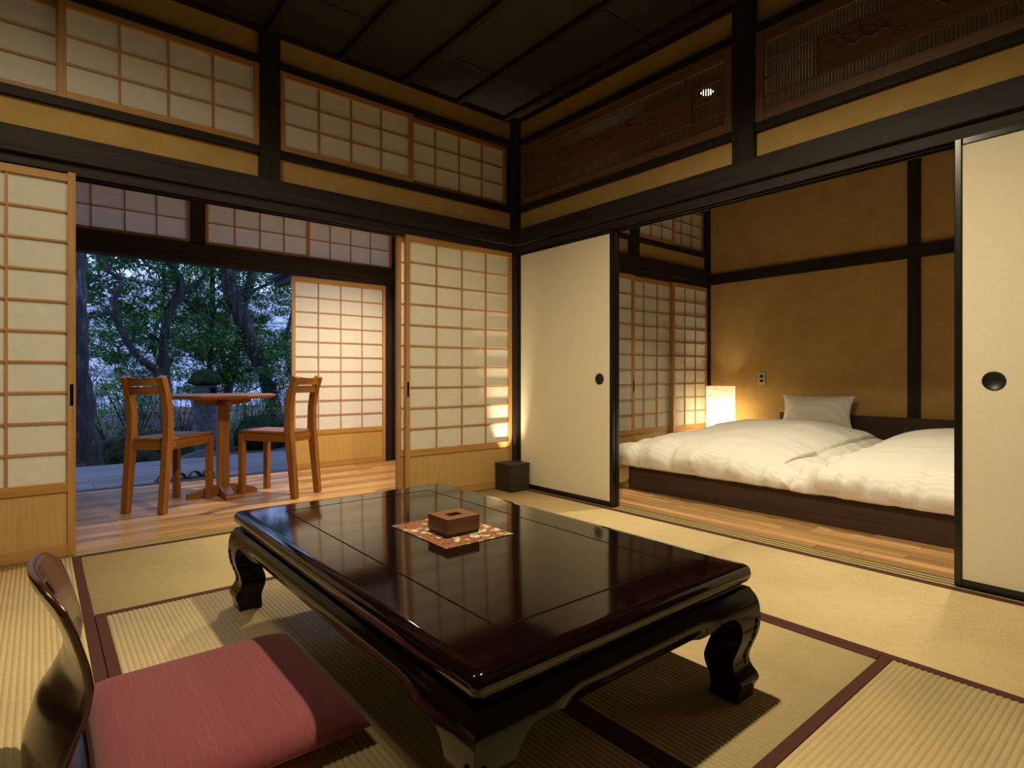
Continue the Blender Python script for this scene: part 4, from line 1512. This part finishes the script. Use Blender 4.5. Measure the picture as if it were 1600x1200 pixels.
# ------------------------------------------------------------------ garden
dk = Thing('wooden_deck', (0, 2.7, -0.06), 'weathered grey plank deck outside the veranda', 'deck')
y = 1.935
rr = random.Random(3)
while y < 3.62:
    xq = -5.5 + rr.random() * 1.5
    cuts = [-5.5, -3.4 + rr.random(), -0.9 + rr.random(), 3.0]
    for a, b in zip(cuts, cuts[1:]):
        dk.box('plank', a + 0.002, b - 0.002, y, y + 0.092, -0.085, -0.05 - rr.random() * 0.003, 'deck_wood', 0.002)
    y += 0.096
dk.box('joist', -5.5, 3.0, 3.50, 3.56, -0.30, -0.086, 'deck_wood')
dk.box('joist', -5.5, 3.0, 1.98, 2.04, -0.30, -0.086, 'deck_wood')


def sandal(x, y, rz, label):
    t = Thing('slide_sandal', (x, y, -0.05), label, 'sandal', group='black sandals on the deck', rotz=rz)
    V, F = [], []
    out = [(0.032, -0.125), (0.040, -0.09), (0.036, -0.03), (0.046, 0.05), (0.044, 0.10), (0.022, 0.130), (-0.022, 0.130), (-0.044, 0.10), (-0.046, 0.05), (-0.036, -0.03), (-0.040, -0.09), (-0.032, -0.125)]
    v, f = loft([[(a, b, z) for a, b in out] for z in (0.004, 0.026)])
    t.mesh('sole', v, f, 'rubber', smooth=False)
    loops = []
    for yy in (0.015, 0.045, 0.080):
        pass
    V, F = [], []
    m = 14
    ys = (0.01, 0.04, 0.075)
    for yy in ys:
        for k in range(m + 1):
            a = math.pi * k / m
            V.append((0.049 * math.cos(a), yy, 0.010 + 0.068 * math.sin(a) * (1.0 if yy < 0.05 else 0.85)))
    for i in range(2):
        for k in range(m):
            F.append((i * (m + 1) + k, i * (m + 1) + k + 1, (i + 1) * (m + 1) + k + 1, (i + 1) * (m + 1) + k))
    o = t.mesh('strap', V, F, 'rubber', fix=False)
    so = o.modifiers.new('thick', 'SOLIDIFY')
    so.thickness = 0.005


for k, (x, y, lab) in enumerate(((-2.035, 2.045, 'black strap sandal on the deck, partly hidden by the chair leg'), (-1.905, 2.085, 'black strap sandal on the deck, second from the chair leg'),
                                 (-1.785, 2.115, 'black strap sandal on the deck, third from the chair leg'), (-1.675, 2.145, 'black strap sandal on the deck, nearest the table column'))):
    sandal(x, y, R(12 + 3 * k), lab)

# ground and far hillside
V, F = [], []
nx_, ny_ = 60, 50
for j in range(ny_ + 1):
    for i in range(nx_ + 1):
        x = -14 + 28 * i / nx_
        y = 1.9 + 16 * (j / ny_) ** 1.3
        z = -0.30 + 0.05 * noise.noise(Vector((x * 0.9, y * 0.9, 0))) + 0.02 * noise.noise(Vector((x * 4, y * 4, 0))) + 0.012 * max(0, y - 4)
        V.append((x, y, z))
for j in range(ny_):
    for i in range(nx_):
        F.append((j * (nx_ + 1) + i, j * (nx_ + 1) + i + 1, (j + 1) * (nx_ + 1) + i + 1, (j + 1) * (nx_ + 1) + i))
gr = tag(link('ground', mesh_from('ground', V, F, 'soil', True)), 'leaf-strewn garden soil beyond the deck', 'ground', kind=K)
V, F = [], []
for j in range(31):
    for i in range(61):
        x = -34 + 68 * i / 60
        y = 17 + 26 * j / 30
        z = -0.2 + 7.5 * (j / 30) ** 1.2 + 0.7 * noise.noise(Vector((x * 0.16, y * 0.16, 3))) * min(1, j / 6)
        V.append((x, y, z))
for j in range(30):
    for i in range(60):
        F.append((j * 61 + i, j * 61 + i + 1, (j + 1) * 61 + i + 1, (j + 1) * 61 + i))
tag(link('hill', mesh_from('hill', V, F, 'far_hill', True)), 'leafless hillside with mist put into its pale colour, seen between the garden trees', 'hill', kind=K)


def leaves(centers, radii, count, size, seed, droop=0.2):
    """numpy batch of folded leaves gathered in clusters; returns verts, faces arrays"""
    g = np.random.default_rng(seed)
    c = np.asarray(centers, float)
    r = np.asarray(radii, float)
    pick = g.integers(0, len(c), count)
    d = g.normal(size=(count, 3))
    d /= np.linalg.norm(d, axis=1)[:, None]
    d *= (g.random(count) ** 0.5)[:, None]
    d[:, 2] *= 0.55
    p = c[pick] + d * r[pick][:, None]
    a = g.random(count) * 2 * np.pi
    el = g.normal(-droop, 0.45, count)
    ax_ = np.stack([np.cos(a) * np.cos(el), np.sin(a) * np.cos(el), np.sin(el)], 1)
    side = np.stack([-np.sin(a), np.cos(a), g.normal(0, 0.35, count)], 1)
    side /= np.linalg.norm(side, axis=1)[:, None]
    up = np.cross(ax_, side)
    L = size * (0.65 + 0.7 * g.random(count))[:, None]
    b = p
    tip = p + ax_ * L
    mid = p + ax_ * L * 0.5
    l = mid + side * L * 0.22 + up * L * 0.06
    r2 = mid - side * L * 0.22 + up * L * 0.06
    V = np.stack([b, l, tip, r2], 1).reshape(-1, 3)
    base = np.arange(count) * 4
    T = np.stack([base, base + 1, base + 2, base, base + 2, base + 3], 1).reshape(-1)
    return V, T


def leaf_object(name, V, T, mat, parent):
    me = bpy.data.meshes.new(name)
    nv, nt = len(V), len(T) // 3
    me.vertices.add(nv)
    me.vertices.foreach_set('co', V.astype(np.float32).ravel())
    me.loops.add(nt * 3)
    me.loops.foreach_set('vertex_index', T.astype(np.int32))
    me.polygons.add(nt)
    me.polygons.foreach_set('loop_start', np.arange(0, nt * 3, 3, dtype=np.int32))
    me.update(calc_edges=True)
    me.materials.append(MAT[mat])
    o = link(name, me, parent)
    o['kind'] = 'stuff'
    return o


def tree(label, limbs, blobs, nleaf, lsize, mat, seed, twigs=60, group='garden trees', name='garden_tree'):
    """limbs: list of (points, radii); blobs: crown volumes (center, radius xyz)"""
    base = Vector(limbs[0][0][0]) if limbs else Vector(blobs[0][0])
    t = Thing(name, base, label, 'tree', group=group)
    rr = random.Random(seed)
    for i, (pts, rad) in enumerate(limbs):
        v, f = tube(pts, rad, 12 if rad[0] > 0.08 else 8, 6, knob=0.35)
        t.mesh('trunk' if i == 0 else 'branch', v, f, 'bark')
    cen, rd = [], []
    V, F = [], []
    anchors = [Vector(p) for pts, _ in limbs for p in pts[1:]]
    for (c, r3, n) in blobs:
        for k in range(n):
            while True:
                d = Vector((rr.uniform(-1, 1), rr.uniform(-1, 1), rr.uniform(-1, 1)))
                if d.length < 1:
                    break
            p = Vector((c[0] + d.x * r3[0], c[1] + d.y * r3[1], c[2] + d.z * r3[2]))
            cen.append(tuple(p))
            rd.append(rr.uniform(0.14, 0.34))
            if anchors and k % 2 == 0:
                a = min(anchors, key=lambda q: (q - p).length + rr.uniform(0, 0.4))
                m1 = a.lerp(p, 0.35) + Vector((rr.uniform(-.1, .1), rr.uniform(-.1, .1), rr.uniform(-.05, .12)))
                m2 = a.lerp(p, 0.7) + Vector((rr.uniform(-.1, .1), rr.uniform(-.1, .1), rr.uniform(-.05, .12)))
                tube([a, m1, m2, p], [0.016, 0.010, 0.007, 0.003], 5, 3, V=V, F=F)
    if V:
        o = t.mesh('twigs', V, F, 'bark', fix=False)
        o['kind'] = 'stuff'
    LV, LT = leaves(cen, rd, nleaf, lsize, seed)
    o = leaf_object('foliage', LV - np.array(base), LT, mat, t.e)
    return t


# thick old trunk at the deck edge
tree('thick rough tree trunk standing at the deck edge, beside the lattice door',
     [([(-2.55, 4.45, -0.42), (-2.50, 4.45, -0.1), (-2.515, 4.45, 0.45), (-2.535, 4.45, 1.1), (-2.545, 4.45, 1.8), (-2.53, 4.4, 2.6), (-2.3, 4.3, 3.6), (-2.1, 4.2, 4.6)], [0.34, 0.23, 0.17, 0.14, 0.125, 0.115, 0.10, 0.07]),
      ([(-2.5, 4.42, 2.8), (-2.9, 4.2, 3.3), (-3.4, 4.0, 3.8)], [0.07, 0.05, 0.03])],
     [((-2.3, 4.3, 4.2), (1.3, 1.0, 0.7), 40)], 9000, 0.085, 'leaf_dark', 21)
# sinuous twin-stemmed tree
tree('sinuous slender tree with two crooked stems, behind the left wooden chair',
     [([(-1.33, 6.5, -0.40), (-1.35, 6.5, 0.1), (-1.37, 6.5, 0.72), (-1.39, 6.5, 1.35), (-1.31, 6.5, 1.82), (-1.16, 6.5, 2.13), (-1.22, 6.5, 2.37), (-1.34, 6.5, 2.62), (-1.40, 6.4, 3.1), (-1.3, 6.3, 3.6)], [0.105, 0.085, 0.074, 0.062, 0.066, 0.072, 0.06, 0.055, 0.04, 0.02]),
      ([(-1.38, 6.5, 0.62), (-1.52, 6.42, 0.93), (-1.70, 6.3, 1.08), (-1.88, 6.2, 1.33), (-2.0, 6.1, 1.62), (-2.03, 6.0, 1.9), (-1.95, 6.0, 2.13), (-2.10, 5.9, 2.23), (-2.24, 5.8, 2.36)], [0.062, 0.055, 0.048, 0.045, 0.042, 0.035, 0.034, 0.024, 0.012]),
      ([(-1.16, 6.5, 2.13), (-1.02, 6.45, 2.18), (-0.95, 6.4, 2.26), (-0.84, 6.3, 2.50), (-0.77, 6.3, 2.85)], [0.05, 0.042, 0.036, 0.03, 0.018]),
      ([(-1.99, 6.1, 1.57), (-2.10, 6.0, 1.69), (-2.35, 5.9, 1.61), (-2.6, 5.9, 1.7)], [0.03, 0.026, 0.02, 0.01]),
      ([(-1.17, 6.5, 2.10), (-1.0, 6.6, 1.91), (-0.85, 6.7, 1.80), (-0.70, 6.8, 1.76)], [0.035, 0.028, 0.022, 0.012])],
     [((-1.5, 6.7, 1.75), (1.2, 0.5, 1.0), 75), ((-1.3, 6.6, 3.0), (1.3, 0.8, 0.6), 30), ((-1.9, 6.5, 2.5), (0.8, 0.5, 0.5), 26)], 17000, 0.066, 'leaf_dark', 33)
# leaning dark tree
tree('dark leaning tree with a forked top, right of the stone lantern',
     [([(0.50, 7, -0.42), (0.39, 7, -0.03), (0.30, 7, 0.48), (0.16, 7, 0.90), (0.03, 7, 1.25), (-0.09, 7, 1.60), (-0.22, 7, 1.95), (-0.36, 7, 2.35), (-0.40, 7, 2.72), (-0.41, 7, 3.2), (-0.3, 6.9, 3.8)], [0.17, 0.135, 0.115, 0.108, 0.115, 0.128, 0.150, 0.128, 0.11, 0.09, 0.05]),
      ([(-0.20, 7, 1.98), (-0.08, 7.05, 2.28), (0.03, 7.15, 2.58), (0.10, 7.2, 2.95), (0.3, 7.2, 3.5)], [0.10, 0.075, 0.07, 0.06, 0.03]),
      ([(0.0, 7.1, 2.3), (0.25, 7.1, 2.45), (0.5, 7.0, 2.6), (0.8, 6.9, 2.68)], [0.03, 0.025, 0.018, 0.008]),
      ([(-0.32, 7, 1.9), (-0.45, 6.9, 1.95), (-0.52, 6.85, 2.08)], [0.03, 0.02, 0.01])],
     [((0.3, 7.3, 2.2), (0.9, 0.6, 0.9), 46), ((0.35, 6.8, 1.0), (0.6, 0.4, 0.6), 26), ((-0.2, 7.0, 3.3), (1.2, 0.8, 0.5), 26)], 12000, 0.066, 'leaf_dark', 44)
tree('thin upright tree behind the stone lantern',
     [([(-0.62, 7.7, -0.4), (-0.56, 7.65, 0.5), (-0.54, 7.6, 1.04), (-0.53, 7.6, 1.59), (-0.50, 7.6, 2.04), (-0.50, 7.6, 2.49), (-0.52, 7.6, 3.1)], [0.07, 0.06, 0.055, 0.05, 0.045, 0.04, 0.02]),
      ([(-0.50, 7.6, 1.93), (-0.39, 7.5, 2.15), (-0.27, 7.5, 2.24)], [0.028, 0.022, 0.012]),
      ([(-0.53, 7.6, 1.75), (-0.75, 7.5, 1.95), (-0.95, 7.4, 1.98)], [0.028, 0.02, 0.01])],
     [((-0.65, 7.8, 1.5), (0.7, 0.5, 1.0), 50), ((-0.5, 7.7, 2.8), (0.7, 0.6, 0.5), 22)], 9500, 0.068, 'leaf_green', 55)
tree('crooked small tree between the stone lantern and the leaning tree',
     [([(-0.36, 8, -0.4), (-0.27, 8, 0.1), (-0.20, 8, 0.41), (-0.10, 8, 0.82), (-0.03, 8, 1.17), (0.01, 8, 1.6), (0.1, 8, 2.1)], [0.085, 0.075, 0.07, 0.06, 0.055, 0.045, 0.02])],
     [((0.0, 8.2, 1.2), (0.8, 0.5, 0.8), 40)], 8000, 0.068, 'leaf_green', 66)
bg_spec = [(-3.4, 9.6, 1.6, 'leafy background tree far behind the thick trunk'), (-2.2, 10.4, 1.5, 'leafy background tree behind the sinuous stems'), (-1.0, 9.8, 1.6, 'leafy background tree far behind the stone lantern'),
           (0.4, 10.6, 1.7, 'leafy background tree behind the leaning tree'), (1.6, 10.0, 1.7, 'leafy background tree by the outer lattice door edge'), (2.9, 9.4, 1.7, 'leafy background tree hidden behind the outer lattice door')]
for k, (x, y, z, lab) in enumerate(bg_spec):
    tree(lab, [([(x, y, -0.4), (x + 0.1, y, 0.6), (x - 0.08, y, 1.5), (x + 0.1, y, 2.6), (x, y, 3.8)], [0.06, 0.05, 0.045, 0.035, 0.012])],
         [((x, y, z), (1.0, 0.6, 1.3), 42), ((x, y, z + 1.7), (1.1, 0.7, 0.5), 18)], 7500, 0.085, 'leaf_green' if k % 2 else 'leaf_dark', 80 + k, group='background garden trees')
# low shrubs
sh = [(-1.62, 7.75, 0.55, 0.5, 'leaf_green', 'taller leafy shrub between the thick trunk and the sinuous stems'), (-2.0, 7.2, 0.2, 0.5, 'leaf_green', 'low green shrub right behind the thick trunk base'), (-1.0, 7.4, 0.1, 0.45, 'leaf_dry', 'low dry brown shrub beneath the sinuous tree'), (-0.2, 6.6, 0.15, 0.42, 'leaf_green', 'low bright green shrub beside the stone lantern'),
      (1.05, 7.4, 0.3, 0.55, 'leaf_dark', 'low dark shrub at the foot of the leaning tree')]
for k, (x, y, z, r, mt_, lab) in enumerate(sh):
    t = Thing('shrub', (x, y, -0.3), lab, 'shrub', group='low garden shrubs')
    cs = [(x + rr.uniform(-r, r), y + rr.uniform(-r, r) * 0.6, z + rr.uniform(-0.35, 0.3)) for _ in range(22)]
    LV, LT = leaves(cs, [0.2] * 22, 1800, 0.055, 120 + k)
    leaf_object('foliage', LV - np.array((x, y, -0.3)), LT, mt_, t.e)
    V, F = [], []
    for q in range(9):
        a = rr.uniform(0, 6.28)
        tube([(x, y, -0.35), (x + 0.5 * r * math.cos(a), y + 0.3 * r * math.sin(a), z * 0.5 - 0.05), (x + r * math.cos(a), y + 0.6 * r * math.sin(a), z + 0.2)], [0.012, 0.009, 0.004], 5, 3, V=V, F=F)
    o = t.mesh('stems', V, F, 'bark', fix=False)


def rock(label, x, y, z, sx, sy, sz, seed, mat):
    bm = bmesh.new()
    bmesh.ops.create_icosphere(bm, subdivisions=4, radius=1)
    for v in bm.verts:
        c = v.co.copy()
        d = 1 + 0.28 * noise.noise(c * 1.3 + Vector((seed, 0, 0))) + 0.10 * noise.noise(c * 3.7 + Vector((0, seed, 0))) + 0.03 * noise.noise(c * 11)
        v.co = Vector((c.x * sx * d, c.y * sy * d, c.z * sz * d))
    me = bpy.data.meshes.new('rock')
    bm.to_mesh(me)
    bm.free()
    me.polygons.foreach_set('use_smooth', [True] * len(me.polygons))
    me.materials.append(MAT[mat])
    tag(link('garden_rock', me, None, (x, y, z)), label, 'rock', 'mossy garden rocks')


rock('pale lichen-covered flat rock at the deck edge, under the round table', -1.30, 4.35, -0.22, 0.34, 0.22, 0.16, 1, 'stone')
rock('mossy rock at the deck edge, left of the pale flat rock', -1.98, 4.60, -0.20, 0.30, 0.25, 0.20, 2, 'moss')
rock('long dark mossy rock behind the deck, seen under the left chair seat', -1.75, 5.35, -0.12, 0.55, 0.3, 0.24, 3, 'moss')
rock('large mossy boulder at the foot of the leaning tree', -0.15, 5.9, -0.05, 0.42, 0.30, 0.27, 4, 'moss')
rock('grey-topped stone beside the large mossy boulder', 0.46, 6.35, 0.0, 0.25, 0.2, 0.25, 5, 'stone')
rock('small mossy stone next to the thick trunk', -2.30, 5.85, 0.0, 0.16, 0.16, 0.18, 6, 'moss')

sl = Thing('stone_lantern', (-0.93, 6.0, -0.35), 'old stone lantern with a mossy round cap, behind the round table', 'lantern')
v, f = lathe([(0.24, -0.36), (0.235, -0.1), (0.19, -0.04), (0.168, 0.05), (0.160, 0.40), (0.172, 0.47), (0.20, 0.50)], -0.93, 6.0, 24)
sl.mesh('pillar', v, f, 'stone')
v, f = lathe([(0.19, 0.50), (0.19, 0.53), (0.15, 0.545), (0.158, 0.62), (0.15, 0.715)], -0.93, 6.0, 20)
sl.mesh('fire_box', v, f, 'stone')
sl.box('fire_window', -0.90, -0.82, 5.835, 5.90, 0.585, 0.675, 'dark_inside')
v, f = lathe([(0.14, 0.705), (0.225, 0.735), (0.236, 0.765), (0.215, 0.80), (0.17, 0.875), (0.11, 0.925), (0.05, 0.945), (0.01, 0.955)], -0.93, 6.0, 28)
sl.mesh('cap', v, f, 'moss')

# end of a neighbouring eave, just above the outer door
ev = Thing('eave_end', (-0.25, 4.1, 2.0), 'dark eave end with gutter at the top of the garden view', 'eave')
ev.mesh('eave_board', [(-0.50, 3.9, 2.10), (1.6, 3.9, 2.75), (1.6, 4.5, 2.75), (-0.50, 4.5, 2.10), (-0.50, 3.9, 2.15), (1.6, 3.9, 2.80), (1.6, 4.5, 2.80), (-0.50, 4.5, 2.15)],
        [(0, 1, 2, 3), (7, 6, 5, 4), (0, 4, 5, 1), (1, 5, 6, 2), (2, 6, 7, 3), (3, 7, 4, 0)], 'dark_wood_x', smooth=False)
ev.box('rafter', -0.42, -0.36, 3.92, 4.48, 2.02, 2.11, 'dark_wood_y')
ev.box('post', 1.3, 1.4, 4.1, 4.2, -0.4, 2.68, 'dark_wood_z')

# bare thickets in the middle distance
for k, (x, y, w, lab) in enumerate(((-2.1, 8.2, 0.7, 'pale leafless thicket behind the thick trunk'), (-1.2, 9.2, 0.8, 'pale leafless thicket behind the sinuous stems'), (0.7, 8.6, 0.8, 'pale leafless thicket right of the leaning tree'))):
    t = Thing('bare_shrub', (x, y, -0.3), lab, 'shrub', group='leafless thickets')
    V, F = [], []
    for q in range(70):
        bx_, by_ = x + rr.uniform(-w, w), y + rr.uniform(-0.3, 0.3)
        h = rr.uniform(0.7, 1.7)
        dx, dy = rr.uniform(-0.35, 0.35), rr.uniform(-0.2, 0.2)
        tube([(bx_, by_, -0.35), (bx_ + dx * 0.4, by_ + dy * 0.4, h * 0.4 - 0.3), (bx_ + dx * 0.6, by_ + dy, h * 0.75 - 0.3), (bx_ + dx * 1.3, by_ + dy, h - 0.3)], [0.013, 0.010, 0.007, 0.003], 4, 2, V=V, F=F)
    o = t.mesh('stems', V, F, 'bark_pale', fix=False)
    o['kind'] = 'stuff'
